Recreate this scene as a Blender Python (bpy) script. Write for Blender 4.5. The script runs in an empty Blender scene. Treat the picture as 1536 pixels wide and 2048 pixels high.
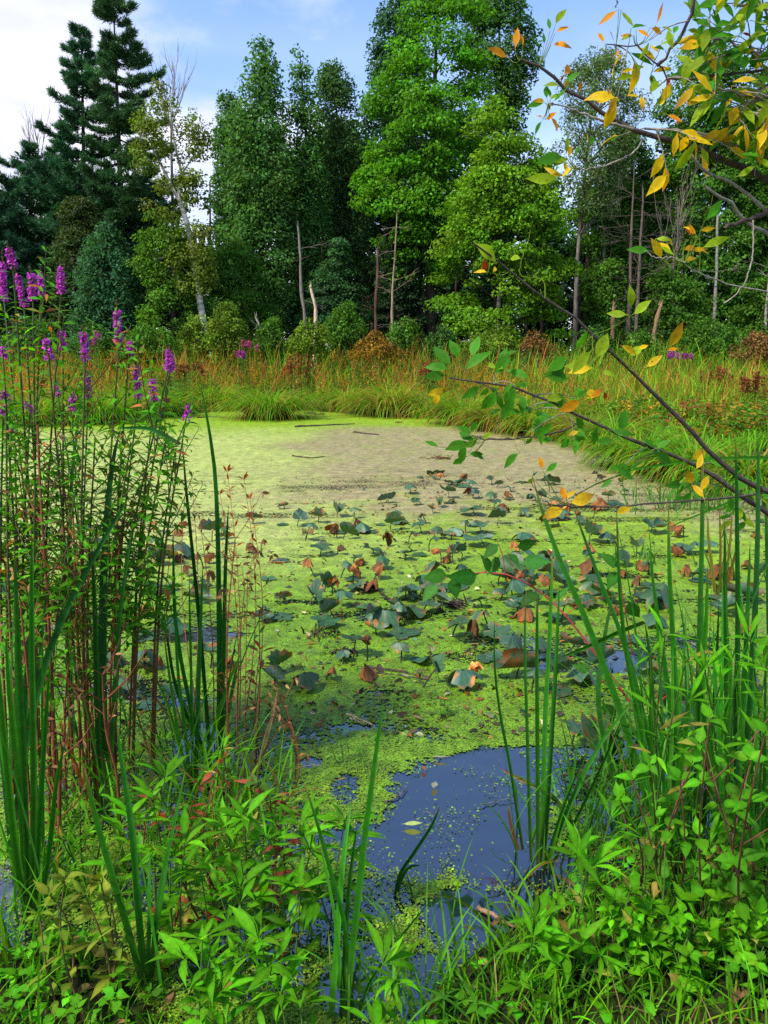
import bpy, math, numpy as np
R = math.radians
sc = bpy.context.scene
COL = sc.collection
rng = np.random.RandomState(7)

# ------------------------------------------------------------------ camera
H = 1.60                      # eye height above the water
PITCH = R(11.2)
F = 1540.0                    # focal length in photo pixels (1536 x 2048)
cam_d = bpy.data.cameras.new('camera'); cam = bpy.data.objects.new('camera', cam_d); COL.objects.link(cam)
cam.location = (0, 0, H); cam.rotation_euler = (math.pi/2 - PITCH, 0, 0)
cam_d.sensor_fit = 'VERTICAL'; cam_d.sensor_height = 36.0; cam_d.lens = F/2048*36.0
cam_d.clip_start = 0.05; cam_d.clip_end = 2000
sc.camera = cam
sc.render.resolution_x, sc.render.resolution_y = 768, 1024

# ------------------------------------------------------------------ light
SUN_AZ = R(-128)              # compass-like angle from +Y towards +X: behind the camera's left shoulder
SUN_EL = R(52)
world = bpy.data.worlds.new('World'); sc.world = world; world.use_nodes = True
nt = world.node_tree; nt.nodes.clear()
N = nt.nodes.new; Lk = nt.links.new
out = N('ShaderNodeOutputWorld'); bg = N('ShaderNodeBackground'); bg.inputs['Strength'].default_value = 0.15
sky = N('ShaderNodeTexSky'); sky.sky_type = 'NISHITA'; sky.sun_disc = False
sky.sun_elevation = SUN_EL; sky.sun_rotation = SUN_AZ; sky.air_density = 1.0; sky.dust_density = 0.3; sky.ozone_density = 8.0
tc = N('ShaderNodeTexCoord'); sep = N('ShaderNodeSeparateXYZ'); Lk(tc.outputs['Generated'], sep.inputs[0])
mp = N('ShaderNodeMapping'); mp.inputs['Scale'].default_value = (2.2, 2.2, 6.0); mp.inputs['Location'].default_value = (3.1, 0.4, 1.2)
Lk(tc.outputs['Generated'], mp.inputs[0])
nz = N('ShaderNodeTexNoise'); nz.inputs['Scale'].default_value = 1.1; nz.inputs['Detail'].default_value = 7; nz.inputs['Roughness'].default_value = 0.55
nz.inputs['Distortion'].default_value = 0.35
Lk(mp.outputs[0], nz.inputs['Vector'])
def wm(op, a, b=None, c=None):
    n = N('ShaderNodeMath'); n.operation = op
    for i, v in enumerate((a, b, c)):
        if v is None: continue
        if isinstance(v, (int, float)): n.inputs[i].default_value = v
        else: Lk(v, n.inputs[i])
    return n.outputs[0]
# one big cloud bank to the west (left), thinning to blue overhead and to the right
lx = wm('MULTIPLY', sep.outputs['X'], -1.25)
lx = wm('MULTIPLY_ADD', sep.outputs['Z'], -1.6, wm('ADD', lx, 0.22))
m0 = wm('ADD', lx, wm('MULTIPLY', wm('SUBTRACT', nz.outputs['Fac'], 0.5), 1.9))
mr = N('ShaderNodeMapRange'); mr.interpolation_type = 'SMOOTHSTEP'
mr.inputs['From Min'].default_value = -0.32; mr.inputs['From Max'].default_value = 0.30
Lk(m0, mr.inputs['Value'])
nz2 = N('ShaderNodeTexNoise'); nz2.inputs['Scale'].default_value = 2.6; nz2.inputs['Detail'].default_value = 5
Lk(mp.outputs[0], nz2.inputs['Vector'])
cr = N('ShaderNodeValToRGB'); cr.color_ramp.elements[0].position = 0.36; cr.color_ramp.elements[0].color = (3.3, 3.35, 4.3, 1)
cr.color_ramp.elements[1].position = 0.60; cr.color_ramp.elements[1].color = (4.3, 4.25, 4.6, 1)
Lk(nz2.outputs['Fac'], cr.inputs[0])
mx = N('ShaderNodeMix'); mx.data_type = 'RGBA'
hz = N('ShaderNodeMapRange'); hz.inputs['From Min'].default_value = 0.42; hz.inputs['From Max'].default_value = 0.12; hz.inputs['To Max'].default_value = 0.62   # thin high cloud, thicker towards the horizon
Lk(sep.outputs['Z'], hz.inputs['Value'])
Lk(wm('MAXIMUM', wm('MULTIPLY_ADD', mr.outputs[0], 0.90, 0.03), wm('MULTIPLY', hz.outputs[0], wm('MULTIPLY_ADD', nz2.outputs['Fac'], 1.0, 0.35))), mx.inputs['Factor']); Lk(sky.outputs[0], mx.inputs[6]); Lk(cr.outputs[0], mx.inputs[7])
Lk(mx.outputs[2], bg.inputs[0]); Lk(bg.outputs[0], out.inputs[0])
sun_d = bpy.data.lights.new('sun', 'SUN'); sun = bpy.data.objects.new('sun', sun_d); COL.objects.link(sun)
sun_d.energy = 3.5; sun_d.angle = R(8.0); sun_d.color = (1.0, 0.95, 0.84)
sun.rotation_euler = (math.pi/2 - SUN_EL, 0, math.pi - SUN_AZ) if False else (0, 0, 0)
from mathutils import Vector
_d = Vector((math.sin(SUN_AZ)*math.cos(SUN_EL), math.cos(SUN_AZ)*math.cos(SUN_EL), math.sin(SUN_EL)))
sun.rotation_euler = _d.to_track_quat('Z', 'Y').to_euler(); sun.location = (0, 0, 30)
sc.view_settings.view_transform = 'Standard'; sc.view_settings.look = 'None'
sc.view_settings.exposure = 0.92; sc.view_settings.gamma = 1.0
cy = sc.cycles
cy.max_bounces = 5; cy.diffuse_bounces = 2; cy.glossy_bounces = 2; cy.transmission_bounces = 3; cy.transparent_max_bounces = 10
cy.use_denoising = False; cy.sample_clamp_indirect = 4.0
cy.caustics_reflective = False; cy.caustics_refractive = False

# ------------------------------------------------------------------ photo pixel -> world
_c, _s = math.cos(PITCH), math.sin(PITCH)
def ray(px, py):
    x = (np.asarray(px, float)-768)/F; y = -(np.asarray(py, float)-1024)/F
    x, y = np.broadcast_arrays(x, y); return np.stack([x, _c+_s*y, -_s+_c*y], -1)
def at(px, py, Y):
    r = ray(px, py); return np.array([0, 0, H]) + r*(np.asarray(Y, float)/r[..., 1])[..., None]
def gnd(px, py, z=0.0):
    r = ray(px, py); return np.array([0, 0, H]) + r*((z-H)/r[..., 2])[..., None]
def topx(P):
    P = np.asarray(P, float); d = P-np.array([0, 0, H])
    f = d[..., 1]*_c-d[..., 2]*_s; u = d[..., 1]*_s+d[..., 2]*_c
    return 768+F*d[..., 0]/f, 1024-F*u/f
def mpp(Y, py=1024):          # metres per photo pixel at depth Y
    return float(Y)/float(ray(768, np.mean(py))[1])/F

# ------------------------------------------------------------------ numpy noise
def _hash(ix, iy, seed):
    h = (ix*374761393 + iy*668265263 + seed*1442695041) & 0x7fffffff
    h = ((h ^ (h >> 13))*1274126177) & 0x7fffffff
    return ((h ^ (h >> 16)) & 0xffff)/65535.0
def vnoise(x, y, seed=0):
    x = np.asarray(x, float); y = np.asarray(y, float)
    ix = np.floor(x).astype(np.int64); iy = np.floor(y).astype(np.int64)
    fx = x-ix; fy = y-iy; fx = fx*fx*(3-2*fx); fy = fy*fy*(3-2*fy)
    a = _hash(ix, iy, seed); b = _hash(ix+1, iy, seed); c = _hash(ix, iy+1, seed); d = _hash(ix+1, iy+1, seed)
    return (a*(1-fx)+b*fx)*(1-fy)+(c*(1-fx)+d*fx)*fy
def fbm(x, y, o=4, seed=0):
    t = 0; a = .5; n = 0
    for i in range(o):
        t = t+a*vnoise(x*2**i, y*2**i, seed+i*17); n += a; a *= .5
    return t/n
def sstep(a, b, x):
    t = np.clip((np.asarray(x, float)-a)/(b-a), 0, 1); return t*t*(3-2*t)
def nrm(v):
    v = np.asarray(v, float); return v/np.maximum(np.linalg.norm(v, axis=-1, keepdims=True), 1e-9)
def hexc(h):
    h = h.lstrip('#'); r = np.array([int(h[i:i+2], 16) for i in (0, 2, 4)])/255.0
    return np.where(r <= .04045, r/12.92, ((r+.055)/1.055)**2.4)

# ------------------------------------------------------------------ mesh building
class MB:
    def __init__(s): s.v = []; s.f = []; s.c = []; s.n = 0; s.m = []
    def add(s, v, f, c, mat=0):
        v = np.asarray(v, np.float32).reshape(-1, 3); f = np.asarray(f, np.int32)
        if len(v) == 0 or len(f) == 0: return
        c = np.asarray(c, np.float32)
        if c.ndim == 1: c = np.broadcast_to(c, (len(v), 3))
        s.v.append(v); s.f.append(f+s.n); s.c.append(c.reshape(-1, 3)); s.m.append(np.full(len(f), mat, np.int32)); s.n += len(v)
    def build(s, name, mats, parent=None, smooth=True, loc=None):
        me = bpy.data.meshes.new(name)
        v = np.concatenate(s.v); c = np.concatenate(s.c)
        if loc is not None: v = v-np.asarray(loc, np.float32)
        me.vertices.add(len(v)); me.vertices.foreach_set('co', v.astype(np.float32).ravel())
        tot = np.concatenate([np.full(len(f), f.shape[1], np.int32) for f in s.f])
        idx = np.concatenate([f.ravel() for f in s.f])
        st = np.concatenate([[0], np.cumsum(tot)[:-1]]).astype(np.int32)
        me.loops.add(len(idx)); me.loops.foreach_set('vertex_index', idx.astype(np.int32))
        me.polygons.add(len(tot)); me.polygons.foreach_set('loop_start', st); me.polygons.foreach_set('loop_total', tot)
        me.polygons.foreach_set('material_index', np.concatenate(s.m))
        me.polygons.foreach_set('use_smooth', np.full(len(tot), smooth))
        a = me.attributes.new('col', 'FLOAT_COLOR', 'POINT')
        a.data.foreach_set('color', np.concatenate([c, np.ones((len(c), 1), np.float32)], 1).astype(np.float32).ravel())
        me.update(calc_edges=True)
        for m in (mats if isinstance(mats, (list, tuple)) else [mats]): me.materials.append(m)
        o = bpy.data.objects.new(name, me); COL.objects.link(o)
        if loc is not None: o.location = tuple(float(q) for q in loc)
        if parent is not None:
            o.parent = parent
            if loc is None: o.matrix_parent_inverse.identity(); o.location = tuple(-q for q in parent.location)
        return o
def tag(o, label=None, cat=None, group=None, kind=None):
    if label: o['label'] = label
    if cat: o['category'] = cat
    if group: o['group'] = group
    if kind: o['kind'] = kind
    return o
def thing(name, label, cat, loc=(0, 0, 0), group=None):
    o = bpy.data.objects.new(name, None); COL.objects.link(o); o.location = tuple(float(q) for q in loc)
    o.empty_display_size = 0.1
    return tag(o, label, cat, group)

def tube(mb, pts, rad, col, n=6, mat=0, cap=True):
    P = np.asarray(pts, float); K = len(P); r = np.broadcast_to(np.asarray(rad, float), (K,))
    T = np.gradient(P, axis=0); T = nrm(T)
    ref = np.array([0, 0, 1.]) if abs(T[:, 2]).mean() < .8 else np.array([1., 0, 0])
    A = nrm(np.cross(T, ref)); B = np.cross(T, A)
    th = np.arange(n)/n*2*np.pi
    V = P[:, None]+r[:, None, None]*(A[:, None]*np.cos(th)[None, :, None]+B[:, None]*np.sin(th)[None, :, None])
    i = np.arange(K-1)[:, None]*n; j = np.arange(n)[None]; j2 = (j+1) % n
    f = np.stack([i+j, i+j2, i+n+j2, i+n+j], -1).reshape(-1, 4)
    c = np.asarray(col, float)
    if c.ndim == 2: c = np.repeat(c, n, 0)
    mb.add(V.reshape(-1, 3), f, c, mat)
def spline(pts, n):
    """Catmull-Rom through pts, n samples."""
    P = np.asarray(pts, float)
    if len(P) == 2: t = np.linspace(0, 1, n)[:, None]; return P[0]*(1-t)+P[1]*t
    Q = np.concatenate([[2*P[0]-P[1]], P, [2*P[-1]-P[-2]]])
    seg = np.concatenate([[0], np.cumsum(np.linalg.norm(np.diff(P, axis=0), axis=1))]); u = np.linspace(0, seg[-1], n)
    i = np.clip(np.searchsorted(seg, u, 'right')-1, 0, len(P)-2); t = ((u-seg[i])/np.maximum(seg[i+1]-seg[i], 1e-9))[:, None]
    a, b, c, d = Q[i], Q[i+1], Q[i+2], Q[i+3]
    return .5*((2*b)+(-a+c)*t+(2*a-5*b+4*c-d)*t*t+(-a+3*b-3*c+d)*t**3)

def ribbon(mb, P, S, W, col, fold=None, mid=1.0, mat=0):
    """P (N,K,3) midline, S (N,K,3) side, W (N,K) half width; fold (N,K,3) lifts the edges; three vertices across"""
    P = np.asarray(P, float); n, K, _ = P.shape
    S = np.broadcast_to(S, P.shape); W = np.broadcast_to(W, (n, K))[..., None]
    fo = 0 if fold is None else fold
    V = np.stack([P-S*W+fo, P, P+S*W+fo], 2)
    base = (np.arange(n)*K*3)[:, None]+np.arange(K-1)[None]*3
    f = np.concatenate([np.stack([base, base+1, base+4, base+3], -1).reshape(-1, 4), np.stack([base+1, base+2, base+5, base+4], -1).reshape(-1, 4)])
    c = np.asarray(col, float)
    if c.ndim == 1: c = np.broadcast_to(c, (n, 3))
    if c.ndim == 2: c = np.broadcast_to(c[:, None], (n, K, 3))
    cc = np.stack([c, c*mid, c], 2)
    mb.add(V.reshape(-1, 3), f, cc.reshape(-1, 3), mat)
PROF = {
    'lance': np.array([.03, .10, .55, .90, 1.0, .86, .55, .22, .0]),
    'ovate': np.array([.05, .10, .78, 1.0, .95, .76, .48, .18, .0]),
    'ellip': np.array([.05, .08, .55, .88, 1.0, .92, .66, .30, .0]),
}
def leaves(mb, C, A, Nn, L, W, droop=.3, fold=.15, col=(.05, .15, .02), kind='lance', mid=1.35, curl=0.0, mat=0, wav=0.0, tipcol=None, tipmix=None):
    C = np.asarray(C, float); n = len(C)
    if n == 0: return
    A = nrm(A); Nn = np.asarray(Nn, float); Nn = nrm(Nn-A*(Nn*A).sum(-1, keepdims=True)); S = np.cross(Nn, A)
    pr = PROF[kind]; K = len(pr); s = np.linspace(0, 1, K)[None, :, None]
    L = np.broadcast_to(np.asarray(L, float), (n,))[:, None, None]; W = np.broadcast_to(np.asarray(W, float), (n,))[:, None]
    d = np.broadcast_to(np.asarray(droop, float), (n,))[:, None, None]; cu = np.broadcast_to(np.asarray(curl, float), (n,))[:, None, None]
    P = C[:, None]+L*(A[:, None]*(s-.25*d*d*s**3)-Nn[:, None]*d*s**2*.6+S[:, None]*cu*s**2)
    w = W*pr[None]
    fo = Nn[:, None]*(w*fold)[..., None]
    if wav: fo = fo+Nn[:, None]*(w*wav)[..., None]*np.sin(s*19+rng.rand(n)[:, None, None]*6)
    c = np.asarray(col, float)
    if c.ndim == 1: c = np.broadcast_to(c, (n, 3))
    c = np.broadcast_to(c[:, None], (n, K, 3))
    if tipcol is not None:
        m = (s**2)*np.asarray(tipmix, float).reshape(-1, 1, 1); c = c*(1-m)+np.asarray(tipcol)*m
    ribbon(mb, P, S[:, None], w, c, fo, mid, mat)
def arcs(mb, B, az, L, lean, droop, W, col, K=5, tipcol=None, fold=.0, twist=None, mat=0):
    """grass blades: base, azimuth, length, initial lean (rad from vertical), droop"""
    n = len(B); B = np.asarray(B, float)
    L = np.broadcast_to(L, (n,)); lean = np.broadcast_to(lean, (n,)); droop = np.broadcast_to(droop, (n,))
    s = np.linspace(0, 1, K); a = lean[:, None]+droop[:, None]*s[None]**1.3*1.0
    ds = np.concatenate([[0], np.diff(s)])
    hx = np.cumsum(np.sin(a)*ds, 1)*L[:, None]; hz = np.cumsum(np.cos(a)*ds, 1)*L[:, None]
    dx, dy = np.cos(az), np.sin(az)
    P = np.stack([B[:, 0, None]+dx[:, None]*hx, B[:, 1, None]+dy[:, None]*hx, B[:, 2, None]+hz], -1)
    tw = rng.uniform(-.9, .9, n) if twist is None else twist
    S = np.stack([-dy, dx, 0*dx], -1); Nn = np.stack([dx, dy, 0*dx], -1)
    S = S*np.cos(tw)[:, None]+Nn*np.sin(tw)[:, None]
    pr = np.interp(s, [0, .15, .55, .85, 1], [.7, 1, .95, .5, 0.02])
    w = np.broadcast_to(W, (n,))[:, None]*pr[None]
    c = np.asarray(col, float)
    if c.ndim == 1: c = np.broadcast_to(c, (n, 3))
    c = np.broadcast_to(c[:, None], (n, K, 3))
    if tipcol is not None:
        m = (s[None, :, None])**1.5; tcv = np.asarray(tipcol, float)
        if tcv.ndim == 2: tcv = tcv[:, None]
        c = c*(1-m)+tcv*m
    # two vertices across
    V = np.stack([P-S[:, None]*w[..., None], P+S[:, None]*w[..., None]], 2)
    base = (np.arange(n)*K*2)[:, None]+np.arange(K-1)[None]*2
    f = np.stack([base, base+1, base+3, base+2], -1).reshape(-1, 4)
    mb.add(V.reshape(-1, 3), f, np.stack([c, c], 2).reshape(-1, 3), mat)
def flat_leaves(mb, C, A, Nn, L, W, col):
    """small far leaves: one kinked lozenge each (four vertices)"""
    A = nrm(A); Nn = nrm(Nn-A*(Nn*A).sum(-1, keepdims=True)); S = np.cross(Nn, A); n = len(C)
    L = np.broadcast_to(L, (n,))[:, None]; W = np.broadcast_to(W, (n,))[:, None]
    v0 = C-A*L*.5; v1 = C-S*W*.5+A*L*.02+Nn*W*.12; v2 = C+A*L*.5-Nn*L*.12; v3 = C+S*W*.5-A*L*.06+Nn*W*.12
    V = np.stack([v0, v1, v2, v3], 1); f = np.arange(n*4).reshape(n, 4)
    mb.add(V.reshape(-1, 3), f, np.repeat(col, 4, 0))
def vary(col, n, v=.2, h=.08, r=None):
    r = r or rng
    c = np.asarray(col, float)*np.exp(r.normal(0, v, (n, 1)))*np.exp(r.normal(0, h, (n, 3)))
    return c
def rdir(n):
    return nrm(rng.normal(size=(n, 3)))

# ------------------------------------------------------------------ materials
def newmat(name):
    m = bpy.data.materials.new(name); m.use_nodes = True; t = m.node_tree; t.nodes.clear(); return m, t
def mat_leaf(name, transl=.35, rough=.5, spec=.35, nscale=60, tboost=(1.5, 1.35, .7), bump=.0, spots=.0):
    m, t = newmat(name); n = t.nodes.new; l = t.links.new
    o = n('ShaderNodeOutputMaterial'); a = n('ShaderNodeAttribute'); a.attribute_name = 'col'
    nz = n('ShaderNodeTexNoise'); nz.inputs['Scale'].default_value = nscale; nz.inputs['Detail'].default_value = 3
    tcn = n('ShaderNodeTexCoord'); l(tcn.outputs['Object'], nz.inputs['Vector'])
    mr = n('ShaderNodeMapRange'); mr.inputs['To Min'].default_value = .6; mr.inputs['To Max'].default_value = 1.4; l(nz.outputs['Fac'], mr.inputs['Value'])
    mm = n('ShaderNodeMix'); mm.data_type = 'RGBA'; mm.blend_type = 'MULTIPLY'; mm.inputs['Factor'].default_value = 1
    l(a.outputs['Color'], mm.inputs[6]); l(mr.outputs[0], mm.inputs[7])
    if spots:   # small dry blotches and holes' brown rims
        nb = n('ShaderNodeTexNoise'); nb.inputs['Scale'].default_value = nscale*1.6; nb.inputs['Detail'].default_value = 2; l(tcn.outputs['Object'], nb.inputs['Vector'])
        sr = n('ShaderNodeMapRange'); sr.inputs['From Min'].default_value = .66; sr.inputs['From Max'].default_value = .72; sr.inputs['To Max'].default_value = spots; l(nb.outputs['Fac'], sr.inputs['Value'])
        m2 = n('ShaderNodeMix'); m2.data_type = 'RGBA'; l(sr.outputs[0], m2.inputs['Factor']); l(mm.outputs[2], m2.inputs[6]); m2.inputs[7].default_value = (.12, .07, .02, 1); mm = m2
    p = n('ShaderNodeBsdfPrincipled'); p.inputs['Roughness'].default_value = rough; p.inputs['Specular IOR Level'].default_value = spec
    l(mm.outputs[2], p.inputs['Base Color'])
    if bump:
        b = n('ShaderNodeBump'); b.inputs['Strength'].default_value = bump; b.inputs['Distance'].default_value = .004; l(nz.outputs['Fac'], b.inputs['Height']); l(b.outputs[0], p.inputs['Normal'])
    tr = n('ShaderNodeBsdfTranslucent'); tm = n('ShaderNodeMix'); tm.data_type = 'RGBA'; tm.blend_type = 'MULTIPLY'; tm.inputs['Factor'].default_value = 1
    tm.inputs[7].default_value = (*tboost, 1); l(mm.outputs[2], tm.inputs[6]); l(tm.outputs[2], tr.inputs['Color'])
    ms = n('ShaderNodeMixShader'); ms.inputs[0].default_value = transl; l(p.outputs[0], ms.inputs[1]); l(tr.outputs[0], ms.inputs[2]); l(ms.outputs[0], o.inputs[0])
    return m
def mat_col(name, rough=.8, spec=.2, nscale=(30, 30, 30), lo=.55, hi=1.45, bump=.4, dist=.01, detail=5):
    m, t = newmat(name); n = t.nodes.new; l = t.links.new
    o = n('ShaderNodeOutputMaterial'); a = n('ShaderNodeAttribute'); a.attribute_name = 'col'
    tcn = n('ShaderNodeTexCoord'); mp = n('ShaderNodeMapping'); mp.inputs['Scale'].default_value = nscale; l(tcn.outputs['Object'], mp.inputs[0])
    nz = n('ShaderNodeTexNoise'); nz.inputs['Scale'].default_value = 1; nz.inputs['Detail'].default_value = detail; l(mp.outputs[0], nz.inputs['Vector'])
    mr = n('ShaderNodeMapRange'); mr.inputs['From Min'].default_value = .3; mr.inputs['From Max'].default_value = .7
    mr.inputs['To Min'].default_value = lo; mr.inputs['To Max'].default_value = hi; l(nz.outputs['Fac'], mr.inputs['Value'])
    mm = n('ShaderNodeMix'); mm.data_type = 'RGBA'; mm.blend_type = 'MULTIPLY'; mm.inputs['Factor'].default_value = 1
    l(a.outputs['Color'], mm.inputs[6]); l(mr.outputs[0], mm.inputs[7])
    p = n('ShaderNodeBsdfPrincipled'); p.inputs['Roughness'].default_value = rough; p.inputs['Specular IOR Level'].default_value = spec
    l(mm.outputs[2], p.inputs['Base Color'])
    b = n('ShaderNodeBump'); b.inputs['Strength'].default_value = bump; b.inputs['Distance'].default_value = dist; l(nz.outputs['Fac'], b.inputs['Height']); l(b.outputs[0], p.inputs['Normal'])
    l(p.outputs[0], o.inputs[0]); return m
M_FOL = mat_leaf('foliage', .38, .6, .15, 3, tboost=(1.5, 1.45, .5))
M_NEED = mat_leaf('needles', .22, .55, .3, 3, tboost=(1.2, 1.3, 1.0))
M_GRASS = mat_leaf('grass_blade', .45, .6, .15, 8, tboost=(1.4, 1.4, .5))
M_NEAR = mat_leaf('near_leaf', .42, .60, .09, 90, tboost=(1.5, 1.4, .2), spots=.7, bump=.25)
M_CAT = mat_leaf('cattail_blade', .34, .48, .25, 40, tboost=(1.3, 1.4, .5), spots=.5, bump=.3)
M_YEL = mat_leaf('autumn_leaf', .50, .55, .18, 70, tboost=(1.4, 1.25, .5), spots=.85)
M_PAD = mat_leaf('pad_leaf', .14, .50, .45, 55, tboost=(1.3, 1.3, .6), bump=.25)
M_DEAD = mat_leaf('withered_leaf', .22, .65, .25, 60, tboost=(1.5, 1.0, .5), bump=.5)
M_PETAL = mat_leaf('petal', .40, .6, .2, 200, tboost=(1.2, .9, 1.2))
M_BARK = mat_col('bark', .9, .15, (9, 9, 2.2), .45, 1.55, .8, .03)
M_BIRCH = mat_col('birch_bark', .7, .25, (2.0, 2.0, 9.0), .35, 1.35, .4, .02)
M_STEM = mat_col('stem', .6, .3, (60, 60, 25), .65, 1.3, .3, .002)
M_TWIG = mat_col('twig_bark', .75, .25, (70, 70, 70), .55, 1.4, .6, .003)
M_WOOD = mat_col('dead_wood', .85, .15, (30, 30, 6), .5, 1.5, .6, .01)
# ================================================================== the setting
_shore_px = [(0, 1925), (150, 1890), (265, 1950), (340, 2048)]
_shore2_px = [(880, 2048), (905, 1965), (1000, 1885), (1120, 1835), (1210, 1765), (1340, 1720), (1536, 1640)]
_far_px = [(1536, 1003), (1400, 965), (1250, 925), (1232, 893), (1120, 878), (1000, 858), (930, 842), (850, 834), (700, 828), (640, 822), (560, 818), (460, 820), (340, 834), (120, 848), (0, 850)]
def _w2(px): return [tuple(gnd(x, y)[:2]) for x, y in px]
POND = np.array([(-6.0, 1.35)]+_w2(_shore_px)+[(-.55, 1.25), (.1, 1.2)]+_w2(_shore2_px)+[(3.0, 3.0), (5.2, 4.2), (7.5, 6.2), (7.0, 8.0)]+_w2(_far_px)+[(-16., 20.5), (-24., 16.), (-22., 6.)])
def pond_sd(x, y):
    """signed distance to the shoreline, negative in the water"""
    x = np.asarray(x, float); y = np.asarray(y, float); d = np.full(x.shape, 1e9); ins = np.zeros(x.shape, bool)
    for i in range(len(POND)):
        a = POND[i]; b = POND[(i+1) % len(POND)]; e = b-a
        t = np.clip(((x-a[0])*e[0]+(y-a[1])*e[1])/(e@e), 0, 1)
        d = np.minimum(d, np.hypot(x-a[0]-t*e[0], y-a[1]-t*e[1]))
        c = ((a[1] > y) != (b[1] > y)) & (x < (b[0]-a[0])*(y-a[1])/(b[1]-a[1]+1e-12)+a[0]); ins ^= c
    return np.where(ins, -d, d)
def gz(x, y, sd=None):
    x = np.asarray(x, float); y = np.asarray(y, float)
    d = pond_sd(x, y) if sd is None else sd
    z = np.where(d > 0, .02+.10*(1-np.exp(-np.maximum(d, 0)/.7)), -.40*(1-np.exp(np.minimum(d, 0)/.55))+.02)
    z = z+.55*sstep(23, 37, y)+.6*sstep(36, 60, y)+np.maximum(y-60, 0)*.012
    return z+np.where(d > -.1, 1, .3)*(fbm(x*2.3, y*2.3, 3, 5)-.5)*.06
def ground():
    ys = np.concatenate([np.linspace(-6, 6, 150), np.linspace(6.12, 60, 230), np.geomspace(62, 1200, 26)])
    xa = np.concatenate([np.linspace(0, 5, 60), np.linspace(5.15, 40, 90), np.geomspace(42, 900, 20)]); xs = np.concatenate([-xa[:0:-1], xa])
    X, Y = np.meshgrid(xs, ys); Z = gz(X, Y); ny, nx = X.shape
    i = np.arange(ny-1)[:, None]*nx+np.arange(nx-1)[None]
    f = np.stack([i, i+1, i+nx+1, i+nx], -1).reshape(-1, 4)
    k = fbm(X*5, Y*5, 4, 3)[..., None]; k2 = fbm(X*.9, Y*.9, 3, 9)[..., None]
    c = hexc('#1c150d')*(.5+k)+hexc('#26340f')*k2*.9
    mb = MB(); mb.add(np.stack([X, Y, Z], -1), f, c.reshape(-1, 3))
    o = mb.build('ground', mat_col('soil', .95, .15, (14, 14, 14), .4, 1.6, .9, .03)); tag(o, kind='structure')
ground()

# ---- water
def water():
    m, t = newmat('pond_water'); n = t.nodes.new; l = t.links.new
    o = n('ShaderNodeOutputMaterial'); p = n('ShaderNodeBsdfPrincipled')
    p.inputs['Base Color'].default_value = (.004, .007, .014, 1); p.inputs['Roughness'].default_value = .04; p.inputs['IOR'].default_value = 2.3
    p.inputs['Specular IOR Level'].default_value = .8
    tcn = n('ShaderNodeTexCoord'); nz = n('ShaderNodeTexNoise'); nz.inputs['Scale'].default_value = 7; nz.inputs['Detail'].default_value = 2
    l(tcn.outputs['Object'], nz.inputs['Vector'])
    b = n('ShaderNodeBump'); b.inputs['Strength'].default_value = .12; b.inputs['Distance'].default_value = .02; l(nz.outputs['Fac'], b.inputs['Height']); l(b.outputs[0], p.inputs['Normal'])
    l(p.outputs[0], o.inputs[0])
    xs = np.linspace(-26, 12, 40); ys = np.linspace(.9, 23, 24); X, Y = np.meshgrid(xs, ys); nx = len(xs)
    i = np.arange(len(ys)-1)[:, None]*nx+np.arange(nx-1)[None]
    mb = MB(); mb.add(np.stack([X, Y, 0*X], -1), np.stack([i, i+1, i+nx+1, i+nx], -1).reshape(-1, 4), (0, 0, 0))
    tag(mb.build('water', m), kind='structure')
water()

# ---- duckweed: how much of the water it covers (world coordinates)
def _ell(px, py, rx, ry): 
    c = gnd(px, py); a = gnd(px+rx, py); b = gnd(px, py-ry); b2 = gnd(px, py+ry)
    return c[0], (b[1]+b2[1])/2, a[0]-c[0], (b[1]-b2[1])/2
OPEN = [(_ell(*e), k) for e, k in [((905, 1625, 185, 105), 1.0), ((820, 1700, 110, 90), .8), ((1010, 1740, 130, 60), .75), ((690, 1590, 50, 45), .40), ((990, 1545, 110, 45), .85), ((1150, 1560, 100, 45), .45),
        ((1240, 1510, 80, 34), .4), ((620, 1525, 45, 26), .5), ((1270, 1330, 70, 28), .7), ((1100, 1330, 50, 20), .65), ((960, 1850, 160, 90), .85), ((740, 1960, 110, 80), .8), ((600, 1860, 200, 80), .5), ((560, 1680, 100, 60), .25),
        ((390, 1480, 60, 45), .5), ((330, 1420, 60, 40), .35), ((880, 1980, 110, 80), .75), ((300, 1760, 70, 70), .5), ((70, 1730, 80, 70), .45), ((1340, 1640, 150, 70), .4), ((760, 1800, 90, 60), .45), ((480, 1950, 170, 90), .5), ((250, 1350, 90, 40), .3)]]
def cover(x, y):
    c = np.full(np.shape(x), 1.0)
    n1 = fbm(x*3.1, y*3.1, 4, 21)
    for (cx, cy_, rx, ry), k in OPEN:
        e = np.sqrt(((x-cx)/rx)**2+((y-cy_)/ry)**2)+(n1-.5)*1.3
        c = np.minimum(c, 1-k*(1-sstep(.72, 1.12, e)))
    d = np.hypot(x, y)
    ragged = fbm(x*1.7, y*2.6, 4, 33)
    c = c-.30*sstep(.54, .74, ragged)*sstep(8.5, 4, d)-.22*sstep(4.0, 2.4, d)
    c = c-.45*sstep(.56, .66, fbm(x*.9, y*3.4, 4, 51))*sstep(15, 9, d)
    return np.clip(c, 0, 1)
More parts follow.
